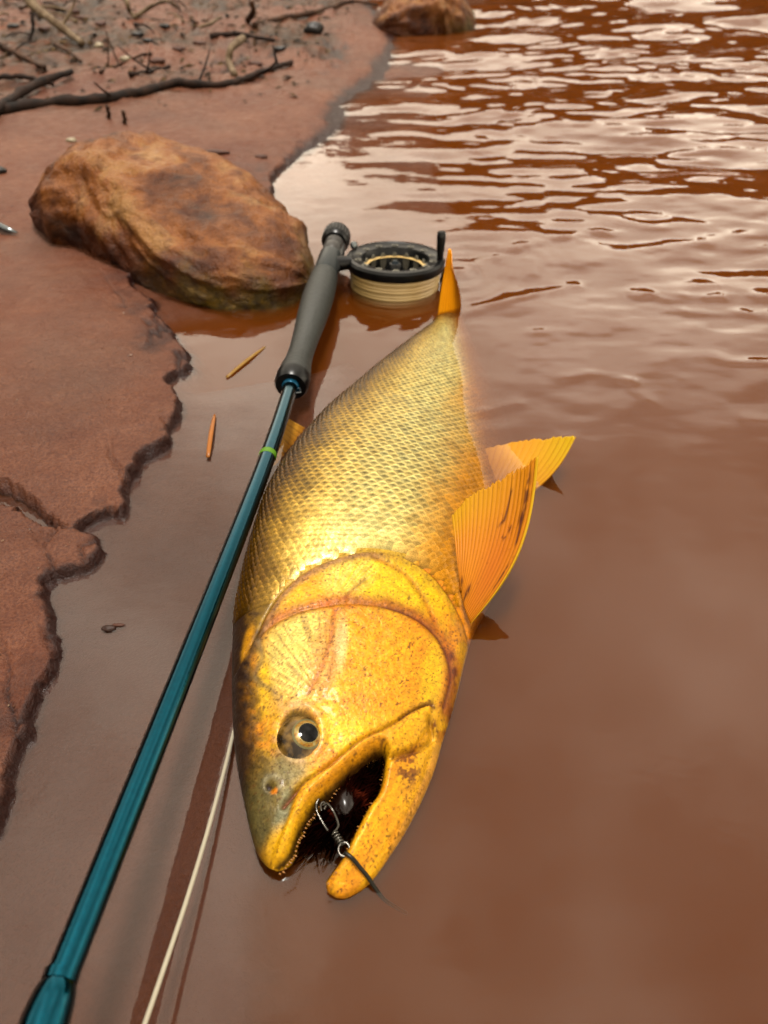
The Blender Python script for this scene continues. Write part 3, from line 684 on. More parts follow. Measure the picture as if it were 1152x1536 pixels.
#PART3
# ================================================================== the golden fish, lying on its side
FISH = thing('fish', 'large golden fish lying on its side in the shallow water with mouth open', 'fish', tuple(at(530, 950, 0.0)))
FO = np.array(FISH.location)
def fp(name, V, F, mat_, parent=None, **kw): return mesh_obj(name, np.asarray(V) - FO, F, mat_, parent or FISH, **kw)
mid = [at(px, py, 0)[:2] for px, py in ((440, 1330), (455, 1240), (496, 1110), (530, 950), (555, 850), (580, 755), (618, 655), (652, 570), (676, 478), (682, 440))]
LTOT = sum(np.linalg.norm(mid[i + 1] - mid[i]) for i in range(len(mid) - 1))
def zmid(X, Y):
    d, _, _, sd, s = polydist(X, Y, mid); lat = -sd * d
    b = np.interp(s, [0, 0.1, 0.22, 0.38, 0.5, 0.62], [0.004, 0.008, 0.004, -0.014, -0.015, -0.012])
    r = np.interp(s, [0, 0.12, 0.25, 0.42, 0.6], [-0.12, -0.14, -0.28, -0.44, -0.36])
    return b + r * lat
def on_mid(px, py):
    z = 0.0
    for _ in range(10):
        q = at(px, py, z); z = float(zmid(np.array([q[0]]), np.array([q[1]]))[0])
    return at(px, py, z)[:2]
dors = [(402, 1301), (386, 1282), (375, 1245), (367, 1208), (356, 1152), (350, 1097), (348, 1023), (350, 948), (357, 900), (369, 845), (382, 798), (400, 745), (425, 700), (455, 660), (490, 620), (530, 584), (570, 549), (610, 516), (642, 491), (660, 472)]
vent = [(690, 472), (704, 505), (728, 555), (754, 620), (774, 690), (780, 760), (764, 830), (742, 890), (726, 922), (714, 944), (705, 966), (694, 1008), (679, 1067), (664, 1112), (653, 1152), (638, 1190), (612, 1242), (584, 1286), (558, 1322), (538, 1338), (512, 1349), (491, 1338)]
gap = [(488, 1319), (497, 1306), (512, 1284), (523, 1260), (532, 1242), (549, 1208), (566, 1182), (573, 1152), (575, 1130), (566, 1128), (541, 1145), (515, 1167), (493, 1190), (475, 1206), (460, 1230), (449, 1250), (438, 1279), (427, 1293), (415, 1302)]
def smooth_px(l, n): return [tuple(p) for p in spline(l, n)]
ds, vsn, gs_ = smooth_px(dors, 60), smooth_px(vent, 66), smooth_px(gap, 60)
hull = [on_mid(*p) for p in ds + vsn]
def on_lip(p, f):
    dz = 0.004 + 0.013 * math.sin(math.pi * min(max(f, 0), 1)) ** 0.8; z = dz
    for _ in range(10):
        q = at(p[0], p[1], z); z = float(zmid(np.array([q[0]]), np.array([q[1]]))[0]) + dz
    return at(p[0], p[1], z)[:2]
gapw = [on_lip(p, k / 59) for k, p in enumerate(gs_)]
outline = hull + gapw
RES = 0.0008
fx = np.arange(-0.125, 0.155, RES); fy = np.arange(0.105, 0.80, RES)
X, Y = np.meshgrid(fx, fy, indexing='ij')
dh, _, _, _, _ = polydist(X, Y, hull, True); ih = inside(X, Y, hull); dh = np.where(ih, dh, -dh)
dO, ccx, ccy, _, _ = polydist(X, Y, outline, True); io = inside(X, Y, outline); dO = np.where(io, dO, -dO)
dg = polydist(X, Y, gapw)[0]
dm, _, _, sdm, s = polydist(X, Y, mid); lat = -sdm * dm
edges = np.linspace(0, LTOT, 60); hb = []
for a, b in zip(edges[:-1], edges[1:]):
    mk = (s >= a) & (s < b) & ih; hb.append(dh[mk].max() if mk.any() else np.nan)
hb = np.array(hb); cen = 0.5 * (edges[1:] + edges[:-1]); ok = ~np.isnan(hb)
hb = np.convolve(np.pad(np.interp(cen, cen[ok], hb[ok]), 3, 'edge'), np.ones(7) / 7, 'valid')
hs_ = np.maximum(np.interp(s, cen, hb) * 1.0, 0.008)
Wm = np.interp(s, [0, 0.02, 0.05, 0.09, 0.14, 0.20, 0.28, 0.36, 0.45, 0.53, 0.58, 0.66], [0.010, 0.015, 0.021, 0.027, 0.032, 0.036, 0.038, 0.034, 0.025, 0.015, 0.009, 0.006])
x_ = np.clip(dh / hs_, -0.6, 1)
t2 = Wm ** 2 * (2 * x_ - x_ * x_)
def blur(A, sig):
    r = int(3 * sig); k = np.exp(-0.5 * (np.arange(-r, r + 1) / sig) ** 2); k /= k.sum()
    B = np.apply_along_axis(lambda v: np.convolve(np.pad(v, r, 'edge'), k, 'valid'), 0, A)
    return np.apply_along_axis(lambda v: np.convolve(np.pad(v, r, 'edge'), k, 'valid'), 1, B)
t2 = np.where(dh < 0.004, t2, blur(t2, 5))
tk = np.sqrt(np.maximum(t2, 0))
lipr = 0.0048
mlip = np.sqrt(1 - (1 - np.clip(dg / lipr, 0, 1)) ** 2)
tk = tk * np.maximum(mlip, 0.02) ** 0.7
z0 = zmid(X, Y)
PX, PY = pix(X, Y, z0 + tk)                           # where each skin point falls on the traced drawing
def pd(line): return polydist(PX, PY, line)
def inpoly(line, soft):
    d = polydist(PX, PY, line, True)[0]; i = inside(PX, PY, line); return sstep(-soft, soft, np.where(i, d, -d))
def blob(cx, cy, rx, ry, ang=0, soft=0.5):
    a = R(ang); u = ((PX - cx) * math.cos(a) + (PY - cy) * math.sin(a)) / rx; v = (-(PX - cx) * math.sin(a) + (PY - cy) * math.cos(a)) / ry
    return 1 - sstep(1 - soft, 1 + soft, np.sqrt(u * u + v * v))
def stroke(line, wid, soft=None):
    d = pd(smooth_px(line, 30))[0]; return np.exp(-(d / wid) ** 2)
jit = 3 * fbm(PX * 0.05, PY * 0.05, 3, 120)
head_edge = smooth_px([(300, 1090), (340, 1035), (366, 990), (386, 955), (400, 925), (425, 888), (470, 853), (540, 830), (598, 836), (650, 868), (688, 925), (706, 985), (716, 1040), (720, 1120), (720, 1220)], 70)
d_op, _, _, s_op, _ = pd(head_edge); sd_op = d_op * s_op                      # + towards the head
headm = sstep(-2, 3, sd_op)
preop = smooth_px([(385, 962), (420, 935), (462, 918), (520, 908), (575, 913), (625, 933), (660, 968), (674, 1015), (664, 1062)], 40)
d_pr, _, _, s_pr, _ = pd(preop); sd_pr = d_pr * s_pr
subop = [(560, 838), (605, 862), (632, 895), (650, 930), (655, 945)]
orb1 = [(520, 912), (508, 960), (498, 1005), (486, 1045)]; orb2 = [(503, 918), (494, 970), (474, 1020), (462, 1042)]
maxtop = smooth_px([(646, 1060), (620, 1070), (590, 1089), (538, 1115), (497, 1149), (452, 1180), (425, 1210)], 30)
d_mx, _, _, s_mx, p_mx = pd(maxtop)
maxpoly = smooth_px([(646, 1062), (620, 1070), (590, 1089), (538, 1115), (497, 1149), (452, 1182), (432, 1230), (405, 1300), (425, 1310), (445, 1290), (468, 1230), (500, 1196), (545, 1156), (575, 1136), (606, 1128), (630, 1114), (643, 1090), (646, 1062)], 70)
maxm = inpoly(maxpoly, 2.5)
dmaxe = polydist(PX, PY, maxpoly, True)[0] * inside(PX, PY, maxpoly)
jawline = [(640, 1080), (648, 1110), (640, 1150), (622, 1200), (590, 1255), (556, 1305)]
eyeC = (449, 1101)
er = np.hypot((PX - eyeC[0]), (PY - eyeC[1]) * 0.84)
fan1 = np.arctan2(PX - 462, 1062 - PY); fr1 = np.hypot(PX - 462, PY - 1062)
fan2 = np.arctan2(PX - 486, 1052 - PY); fr2 = np.hypot(PX - 486, PY - 1052)
st1 = vnoise(fan1 * 38, fr1 * 0.02, 130); st2 = vnoise(fan2 * 34, fr2 * 0.018, 131)
fan3 = np.arctan2(PX - 500, 905 - PY); st3 = vnoise(fan3 * 30, np.hypot(PX - 500, PY - 905) * 0.02, 132)
# relief of the head bones (metres)
rel = 0.0024 * headm * np.exp(-np.maximum(sd_op, 0) / 80)
rel -= 0.0009 * np.exp(-(np.minimum(np.abs(sd_op + 1.5), 99) / 3.0) ** 2)
rel += 0.0016 * sstep(-3, 3, sd_pr) * np.exp(-np.maximum(sd_pr, 0) / 70) * headm
rel -= 0.0012 * np.exp(-(sd_pr / 3.5) ** 2) * headm
rel -= 0.0007 * stroke(subop, 4) + 0.0002 * stroke(orb1, 8) + 0.0004 * stroke(orb2, 5)
rel += maxm * 0.0012 + 0.0022 * np.sqrt(np.clip(dmaxe / 14, 0, 1)) * maxm
rel -= 0.0026 * np.exp(-(d_mx / 4.0) ** 2) * (1 - maxm)
rel -= 0.0034 * stroke([(644, 1084), (648, 1108), (632, 1124), (606, 1131), (578, 1138)], 3.6)
rel -= 0.0010 * stroke(jawline, 4.5)
rel += 0.0006 * np.exp(-((er - 36) / 6) ** 2) - 0.0022 * (1 - sstep(18, 31, er))
nr = np.hypot(PX - 408, PY - 1177)
rel += 0.0004 * np.exp(-((nr - 13) / 3.5) ** 2) - 0.0022 * (1 - sstep(4, 9, np.hypot(PX - 405, PY - 1181)))
cheek = blob(452, 985, 56, 70, 12, 0.35) * headm
rel += 0.00035 * st2 * cheek + 0.00025 * st1 * blob(580, 1000, 90, 80, 0, .5)
rel += 0.0004 * fbm(X * 160, Y * 160, 3, 140) * headm
rel = rel * sstep(0.0, 0.005, dO)
tk2 = np.maximum(tk + np.where(tk > 0.002, rel, 0), tk * 0.3)
ztop = z0 + tk2
# ---- pigment
A_ = lambda *c: lin(*c) * np.array([2.0, 2.12, 0.7])
G_ = lambda *c: lin(*c) * np.array([1.9, 1.95, 1.8])
colr = np.zeros(X.shape + (3,)) + A_(240, 172, 0)
nz = fbm(PX * 0.02, PY * 0.02, 4, 150); nf = fbm(PX * 0.10, PY * 0.10, 3, 151); nff = fbm(PX * 0.35, PY * 0.35, 2, 152)
colr = mixc(colr, A_(216, 122, 0), sstep(-0.15, 0.3, nz + 0.6 * nf) * 0.7)
# body skin below the scales
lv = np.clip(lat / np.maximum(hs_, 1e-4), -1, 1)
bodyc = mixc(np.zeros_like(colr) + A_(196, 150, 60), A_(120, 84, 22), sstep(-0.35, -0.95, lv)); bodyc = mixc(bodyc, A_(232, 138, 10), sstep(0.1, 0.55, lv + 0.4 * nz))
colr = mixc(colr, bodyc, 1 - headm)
hm = headm
# opercle: bright lemon with a cream burst
colr = mixc(colr, A_(236, 190, 8), blob(575, 875, 95, 42, 14) * hm * 0.9)
colr = mixc(colr, G_(244, 214, 120), blob(522, 868, 42, 26, -20) * hm * (0.45 + 0.8 * st3) * 0.9)
colr = mixc(colr, A_(140, 96, 60), stroke([(518, 898), (530, 886), (546, 872)], 3.5) * 0.8)
# cheek plates
colr = mixc(colr, A_(222, 134, 0), blob(590, 1000, 92, 80) * hm * 0.55)
colr = mixc(colr, A_(240, 176, 14), blob(575, 985, 80, 60) * np.clip(st1 * 2.4, 0, 1) * hm * 0.45)
colr = mixc(colr, A_(240, 190, 20), blob(650, 1010, 16, 60, 8) * hm * 0.7)
cream = cheek
colr = mixc(colr, G_(232, 204, 104), cream * 0.9)
colr = mixc(colr, A_(120, 74, 20), cream * sstep(0.08, 0.28, st2) * 0.6)
colr = mixc(colr, A_(196, 124, 70), blob(486, 985, 20, 66, 12) * hm * 0.7)
colr = mixc(colr, G_(240, 216, 140), blob(512, 965, 9, 34, 4) * hm * 0.8)
# bones' seams
for ln, wd, am in ((orb1, 7, .4), (orb2, 4.0, .6), (subop, 4.5, .6)):
    colr = mixc(colr, A_(158, 66, 12), stroke(ln, wd) * am)
colr = mixc(colr, A_(160, 70, 4), np.exp(-((sd_pr + 5 + 2 * jit) / 11) ** 2) * hm * 0.8)
colr = mixc(colr, A_(96, 32, 6), np.exp(-((sd_pr + 1) / 2.6) ** 2) * hm * sstep(545, 590, PX) * 0.85)
colr = mixc(colr, G_(150, 104, 58), np.exp(-((sd_op - 6 + 0.4 * jit) / 6.5) ** 2) * hm * (1 - 0.65 * sstep(540, 620, PX)) * 0.95)
colr = mixc(colr, A_(90, 56, 24), np.exp(-((sd_op + 0.5) / 1.6) ** 2) * 0.8)
# forehead and back: dark olive brown
dback = polydist(PX, PY, [(372, 1260), (362, 1190), (352, 1100), (350, 1000), (356, 900), (385, 800), (420, 720), (480, 640)])[0]
olive = 1 - sstep(16, 62, dback + 16 * nz + 12 * nf)
colr = mixc(colr, A_(92, 58, 12), olive * sstep(830, 980, PY) * 0.95)
colr = mixc(colr, A_(46, 28, 6), (1 - sstep(6, 34, dback + 14 * nf)) * 0.9)
colr = mixc(colr, A_(232, 176, 8), blob(397, 1030, 9, 46, -3) * 0.95 * (0.7 + 0.6 * np.clip(nf + .4, 0, 1)))
colr = mixc(colr, A_(225, 150, 14), blob(372, 965, 7, 26, 14) * 0.8)
colr = mixc(colr, G_(110, 92, 66), stroke([(386, 960), (394, 990), (384, 1020), (410, 1040), (420, 1060)], 5) * 0.7)
colr = mixc(colr, A_(190, 140, 90), blob(432, 1062, 40, 20, 10) * 0.55)
# snout: grey green with a bright lip
colr = mixc(colr, G_(104, 92, 52), blob(408, 1205, 36, 78, 10) * 0.9)
colr = mixc(colr, G_(136, 134, 104), blob(424, 1222, 10, 44, 14) * 0.75)
colr = mixc(colr, G_(128, 118, 82), blob(438, 1150, 26, 24) * 0.8)
colr = mixc(colr, G_(198, 158, 110), np.exp(-((er - 36) / 6) ** 2) * np.clip(0.5 + nf, 0, 1) * 0.8)
colr = mixc(colr, A_(84, 62, 24), (1 - sstep(25, 33, er)) * 0.9)
colr = mixc(colr, A_(238, 168, 10), maxm * 0.95)
colr = mixc(colr, A_(246, 178, 14), blob(424, 1272, 22, 34, 20) * 0.95)
colr = mixc(colr, A_(224, 134, 10), maxm * blob(520, 1150, 90, 16, -36) * 0.6)
colr = mixc(colr, A_(120, 46, 4), np.exp(-(d_mx / 3.2) ** 2) * 0.9)
colr = mixc(colr, A_(86, 30, 6), stroke([(600, 1080), (625, 1066), (645, 1058), (650, 1066)], 4) * 0.75)
colr = mixc(colr, A_(70, 24, 4), stroke([(644, 1084), (648, 1108), (632, 1124), (606, 1131), (578, 1138)], 3.0) * 0.9)
# nostril
colr = mixc(colr, G_(150, 138, 108), np.exp(-((nr - 12) / 4) ** 2) * 0.8)
colr = mixc(colr, A_(60, 40, 20), np.exp(-((nr - 15) / 1.6) ** 2) * 0.5 * sstep(1172, 1180, PY + 0.5 * (PX - 408)))
colr = mixc(colr, A_(40, 18, 8), 1 - sstep(3, 6, np.hypot(PX - 403, PY - 1180)))
colr = mixc(colr, A_(226, 128, 16), 1 - sstep(4, 7, np.hypot(PX - 411, PY - 1187)))
# lower jaw
ljaw = inpoly([(576, 1128), (646, 1085), (656, 1120), (640, 1185), (600, 1255), (556, 1322), (510, 1352), (484, 1335), (520, 1262), (565, 1180)], 4) * (1 - maxm)
colr = mixc(colr, A_(242, 170, 12), ljaw * 0.9)
colr = mixc(colr, A_(220, 120, 6), ljaw * np.clip(0.5 + 1.6 * vnoise(PX * 0.12 + PY * 0.06, PY * 0.015 - PX * 0.008, 160), 0, 1) * 0.55)
colr = mixc(colr, A_(96, 40, 8), ljaw * blob(612, 1150, 22, 36, 10) * sstep(0.02, 0.2, nf + 0.6 * nff) * 0.85)
colr = mixc(colr, A_(228, 160, 120), sstep(-2, 8, PX - np.interp(PY, [1080, 1150, 1200, 1290, 1330], [660, 640, 618, 574, 550])) * sstep(1090, 1130, PY) * (1 - sstep(1325, 1335, PY)) * 0.7)
# dirt along the throat
for ln, wd in (([(676, 985), (684, 1030), (676, 1075), (668, 1100)], 6), ([(694, 990), (697, 1010), (688, 1045)], 4), ([(655, 1105), (650, 1080)], 4)):
    colr = mixc(colr, A_(92, 34, 6), stroke(ln, wd) * sstep(-0.15, 0.12, nf + 0.5 * nff) * 0.9)
# fine brown freckles
fre = sstep(0.26, 0.36, vnoise(PX * 0.42, PY * 0.42, 170)) * sstep(-0.2, 0.2, nf) 
colr = mixc(colr, A_(84, 46, 8), fre * hm * 0.8)
colr = np.clip(colr * (1 + 0.45 * nff[..., None] + 0.32 * nf[..., None]), 0.002, 0.9)
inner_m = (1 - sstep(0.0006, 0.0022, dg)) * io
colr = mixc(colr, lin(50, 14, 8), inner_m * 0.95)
# ---- mesh: upper and lower skins that share the outline
use = np.zeros(X.shape, bool)
cellin = io[:-1, :-1] | io[1:, :-1] | io[:-1, 1:] | io[1:, 1:]
I, J = np.nonzero(cellin)
corn = [(I, J), (I + 1, J), (I + 1, J + 1), (I, J + 1)]
for a, b in corn: use[a, b] = True
idt = np.full(X.shape, -1); idt[use] = np.arange(use.sum())
Xu = np.where(io, X, ccx)[use]; Yu = np.where(io, Y, ccy)[use]
rim = ~io[use]; zr = zmid(Xu, Yu)
zt = np.where(rim, zr, ztop[use])
nT = len(Xu)
inner = io & use
idb = idt.copy(); idb[inner] = nT + np.arange(inner.sum())
zb = z0[inner] - 0.92 * tk[inner]
V = np.concatenate([np.stack([Xu, Yu, zt], -1), np.stack([X[inner], Y[inner], zb], -1)])
Ft = np.stack([idt[a, b] for a, b in corn], -1); Fb = np.stack([idb[a, b] for a, b in corn], -1)[:, ::-1]
bad = np.all(rim[np.minimum(Ft, nT - 1)], axis=1)
F = np.concatenate([Ft, Fb[~np.all(Fb < nT, axis=1)]])
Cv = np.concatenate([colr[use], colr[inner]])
t = NT('fish_skin')
pg = t.attr('pigment')
g1 = t.noise(760, 3, 0.7); g2 = t.noise(330, 4, 0.6)
c = t.mix(t.math('MULTIPLY', t.ramp(g1, [(0.55, 0.0), (0.66, 1.0)]), 0.75), pg, t.mix(1.0, pg, (0.30, 0.22, 0.16), 'MULTIPLY'))
nb = t.bump(g2, 0.55, 0.0010); nb = t.bump(g1, 0.4, 0.0004, nb)
t.bsdf(Base_Color=c, Roughness=t.ramp(g2, [(0.3, 0.30), (0.7, 0.52)]), Metallic=0.16, Normal=nb, Coat_Weight=0.02, Coat_Roughness=0.1, Specular_IOR_Level=0.10,
       Subsurface_Weight=0.0)
SKIN = t.m
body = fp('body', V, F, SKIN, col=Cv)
body['label'] = 'golden head and flank with bony cheek plates'

def sample(G, x, y):
    i = np.clip((x - fx[0]) / RES, 0, len(fx) - 1.001); j = np.clip((y - fy[0]) / RES, 0, len(fy) - 1.001)
    i0 = i.astype(int); j0 = j.astype(int); a = i - i0; b = j - j0
    return (G[i0, j0] * (1 - a) + G[i0 + 1, j0] * a) * (1 - b) + (G[i0, j0 + 1] * (1 - a) + G[i0 + 1, j0 + 1] * a) * b

# ---- scales: rows along the flank, each a small curved plate
nst = 400
Dl = spline([on_mid(*p) for p in dors[7:]], nst); Vl_src = [on_mid(*p) for p in [(700, 985)] + [(712, 945)] + vent[::-1][12:]]
Vl = spline([on_mid(*p) for p in [(714, 944), (726, 922), (742, 890), (764, 830), (780, 760), (774, 690), (754, 620), (728, 555), (704, 505), (690, 472)]], nst)
# start of the scaled flank along each edge
def flank(f, phi):
    """f 0..1 along the body from gill to tail, phi 0..pi from back to belly"""
    k = np.clip(f, 0, 1) * (nst - 1); i = np.minimum(k.astype(int), nst - 2); a = (k - i)[..., None]
    d = Dl[i] * (1 - a) + Dl[i + 1] * a; v = Vl[i] * (1 - a) + Vl[i + 1] * a
    w_ = ((1 - np.cos(phi)) / 2)[..., None]
    return d * (1 - w_) + v * w_
fcol = [0.0]
wl = np.linalg.norm(Dl - Vl, axis=1); ll = 0.5 * (np.linalg.norm(np.diff(Dl, axis=0), axis=1).sum() + np.linalg.norm(np.diff(Vl, axis=0), axis=1).sum())
while fcol[-1] < 0.985:
    wloc = np.interp(fcol[-1], np.linspace(0, 1, nst), wl)
    fcol.append(fcol[-1] + np.clip(0.0041 * (wloc / wl[0]) ** 0.75, 0.0015, 0.0046) / ll)
fcol = np.array(fcol); NROW = 37
phis = np.linspace(R(7), R(173), NROW); dphi = phis[1] - phis[0]
gb, ga = np.meshgrid(np.linspace(0, 1, 5), np.linspace(-1, 1, 5), indexing='ij')
halfw = np.where(gb < 0.62, 1.0, np.sqrt(np.clip(1 - ((gb - 0.62) / 0.40) ** 2, 0.0, 1)))
SF = grid_faces(5, 5)
scl = []
PXs_head = head_edge
for ci, f0_ in enumerate(fcol[:-1]):
    df = fcol[ci + 1] - f0_
    for ri in range(NROW):
        ph = phis[ri] + (0.5 * dphi if ci % 2 else 0) + rng.normal(0, 0.05) * dphi
        if ph > R(174): continue
        L = df * 2.15
        ff = f0_ + (gb - 0.15) * L + rng.normal(0, 0.06) * df
        pp = np.clip(ph + ga * halfw * dphi * 0.60, R(3), R(177))
        xy = flank(ff, pp)
        x, y = xy[..., 0], xy[..., 1]
        zz = sample(ztop, x, y)
        cxm, cym, czm = x[2, 2], y[2, 2], zz[2, 2]
        ppx, ppy = pix(x[1, 2], y[1, 2], zz[1, 2])
        scl.append((ci, ri, f0_, ph, x, y, zz, ppx, ppy, czm))
# keep those behind the gill cover
ppx = np.array([q[7] for q in scl]); ppy = np.array([q[8] for q in scl])
d_, _, _, s__, _ = polydist(ppx, ppy, head_edge); so = d_ * s__
keep = so < -4
keep &= ~((ppx > 690) & (ppy > 905))
t = NT('scale_sheen')
pg = t.attr('pigment')
g2 = t.noise(800, 3, 0.7)
c = t.mix(g2, t.mix(1.0, pg, (0.72, 0.66, 0.56), 'MULTIPLY'), pg)
t.bsdf(Base_Color=c, Metallic=0.5, Roughness=t.ramp(g2, [(0.35, 0.2), (0.7, 0.4)]), Normal=t.bump(g2, 0.25, 0.0005), Specular_IOR_Level=0.15)
SCALE = t.m
items = []
for q, kp in zip(scl, keep):
    if not kp: continue
    ci, ri, f0_, ph, x, y, zz, qx, qy, cz = q
    lat_ = math.cos(ph)                               # +1 back, -1 belly
    # surface normal from the patch
    P = np.stack([x, y, zz], -1)
    n_ = np.cross(P[4, 2] - P[0, 2], P[2, 4] - P[2, 0]); n_ /= np.linalg.norm(n_) + 1e-12
    if n_[2] < 0: n_ = -n_
    lenm = np.linalg.norm(P[4, 2] - P[0, 2])
    lift = (0.00012 + 0.10 * lenm * gb ** 1.2 + 0.05 * lenm * (1 - ga ** 2) * gb)
    lift = np.where(gb == 0, -0.0002, lift)
    P = P + n_ * lift[..., None]
    # pigment: dark back, silver flank, orange belly, a dark dash in the middle of each row
    sil = lin(246, 240, 160) * 2.9; back = lin(126, 84, 6) * 1.5; gold = lin(236, 176, 2) * 2.4; bel = lin(242, 160, 0) * 2.2
    fpos = f0_
    bl = sstep(-0.12, -0.62, np.array(lat_ + 0.25 * fbm(np.array(qx * 0.02), np.array(qy * 0.02), 3, 201) + 0.25 * max(0, 0.18 - fpos)))
    bk = sstep(0.40, 0.95, np.array(lat_ + 0.15 * fbm(np.array(qx * 0.03), np.array(qy * 0.03), 3, 202)))
    cw = float(np.exp(-((lat_ - 0.05) / 0.5) ** 2)) * 0.75 + 0.1
    base_ = sil * cw + gold * (1 - cw)
    k_ = rng.uniform(0.0, 1.0)
    base_ = base_ * (1 - 0.3 * k_) + gold * 0.3 * k_
    cc = base_ * (1 - bk) + back * bk
    cc = cc * (1 - bl) + bel * bl
    cc = cc * rng.uniform(0.7, 1.15)
    C = np.zeros((5, 5, 3)) + cc
    spot = np.exp(-((gb - 0.72) / 0.20) ** 2 - (ga / 0.66) ** 2) * (0.35 + 0.65 * sstep(0.05, 0.3, np.array(fpos)))
    spot = np.minimum(1, 1.5 * spot)
    sa = np.clip(0.95 - 0.5 * bl + 0 * bk, 0, 1) * rng.uniform(0.8, 1.0)
    C = C + (lin(34, 20, 4) - C) * (spot * sa * (1 + 0 * ga))[..., None]
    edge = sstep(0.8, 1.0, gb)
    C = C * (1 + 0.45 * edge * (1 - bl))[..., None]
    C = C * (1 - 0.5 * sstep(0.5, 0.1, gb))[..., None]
    vis = 1.0 if cz > -0.004 else 0.0
    size = lenm * vis / (np.hypot(P[2, 2, 1], CAM_H - P[2, 2, 2]))
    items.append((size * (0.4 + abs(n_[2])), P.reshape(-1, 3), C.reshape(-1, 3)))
items.sort(key=lambda q: -q[0])
for q in items[:300]:
    c0 = q[1][12]
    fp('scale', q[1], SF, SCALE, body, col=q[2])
Vs = np.concatenate([q[1] for q in items[300:]]); Cs = np.concatenate([q[2] for q in items[300:]])
Fs = np.concatenate([SF + 25 * k for k in range(len(items) - 300)])
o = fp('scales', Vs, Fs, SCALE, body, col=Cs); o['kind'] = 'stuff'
print('scales', len(items))

# ---- eye
def on_skin(px, py):
    z = 0.03
    for _ in range(14):
        q = at(px, py, z); z = float(sample(z0 + tk, np.array([q[0]]), np.array([q[1]]))[0])
    return at(px, py, z)
ec = on_skin(*eyeC); ER = 0.0150; ec = ec - np.array([0.0, 0.0, 0.0102])
def cap(dirv, a0, a1, rad, nr_=10, ns=40, sx=1.0):
    d = np.array(dirv, float); d /= np.linalg.norm(d)
    u = np.cross(d, [0, 1, 0.2]); u /= np.linalg.norm(u); v = np.cross(d, u)
    V = []
    for i in range(nr_ + 1):
        a = a0 + (a1 - a0) * i / nr_
        for k in range(ns):
            th = 2 * math.pi * k / ns
            V.append(ec + rad * (math.cos(a) * d + math.sin(a) * (sx * math.cos(th) * u + math.sin(th) * v)))
    F = [tuple(f) for f in grid_faces(nr_ + 1, ns, False, True)]
    if a0 < 0.02: F.append(tuple(range(ns)))
    return V, F
look = np.array([0.33, -0.10, 0.95])
t = NT('eyeball'); n = t.noise(260, 4, 0.7); n2_ = t.noise(120, 3, 0.6)
c = t.ramp(n2_, [(0.38, lin(56, 38, 8)), (0.50, lin(140, 104, 40)), (0.64, lin(206, 160, 84))])
t.bsdf(Base_Color=c, Roughness=0.25, Specular_IOR_Level=0.2); EYE = t.m
eye = fp('eye', *cap([0.1, -0.05, 1], 0.0, R(80), ER, 18, 48), EYE)
t = NT('iris'); n = t.noise(420, 4, 0.7)
c = t.ramp(n, [(0.35, lin(150, 74, 8)), (0.5, lin(222, 160, 16)), (0.66, lin(226, 206, 130))])
t.bsdf(Base_Color=c, Roughness=0.25, Metallic=0.2, Specular_IOR_Level=0.2); IRIS = t.m
fp('iris', *cap(look, R(16), R(28), ER + 0.00025, 8, 48), IRIS, eye)
fp('iris_rim', *cap(look, R(27), R(31), ER + 0.0003, 4, 48), simple('rim_pale', lin(160, 150, 96), 0.25, 0.2, 500, 0.3), eye)
fp('pupil_ring', *cap(look, R(17.5), R(20), ER + 0.0005, 3, 48), simple('ring_cream', lin(236, 206, 120), 0.3, 0.3, 500, 0.1), eye)
PUP = simple('pupil_black', lin(6, 8, 10), 0.08, 0, 300, 0.2, Specular_IOR_Level=0.12)
fp('pupil', *cap(look, 0.001, R(18.5), ER + 0.0007, 8, 40), PUP, eye)

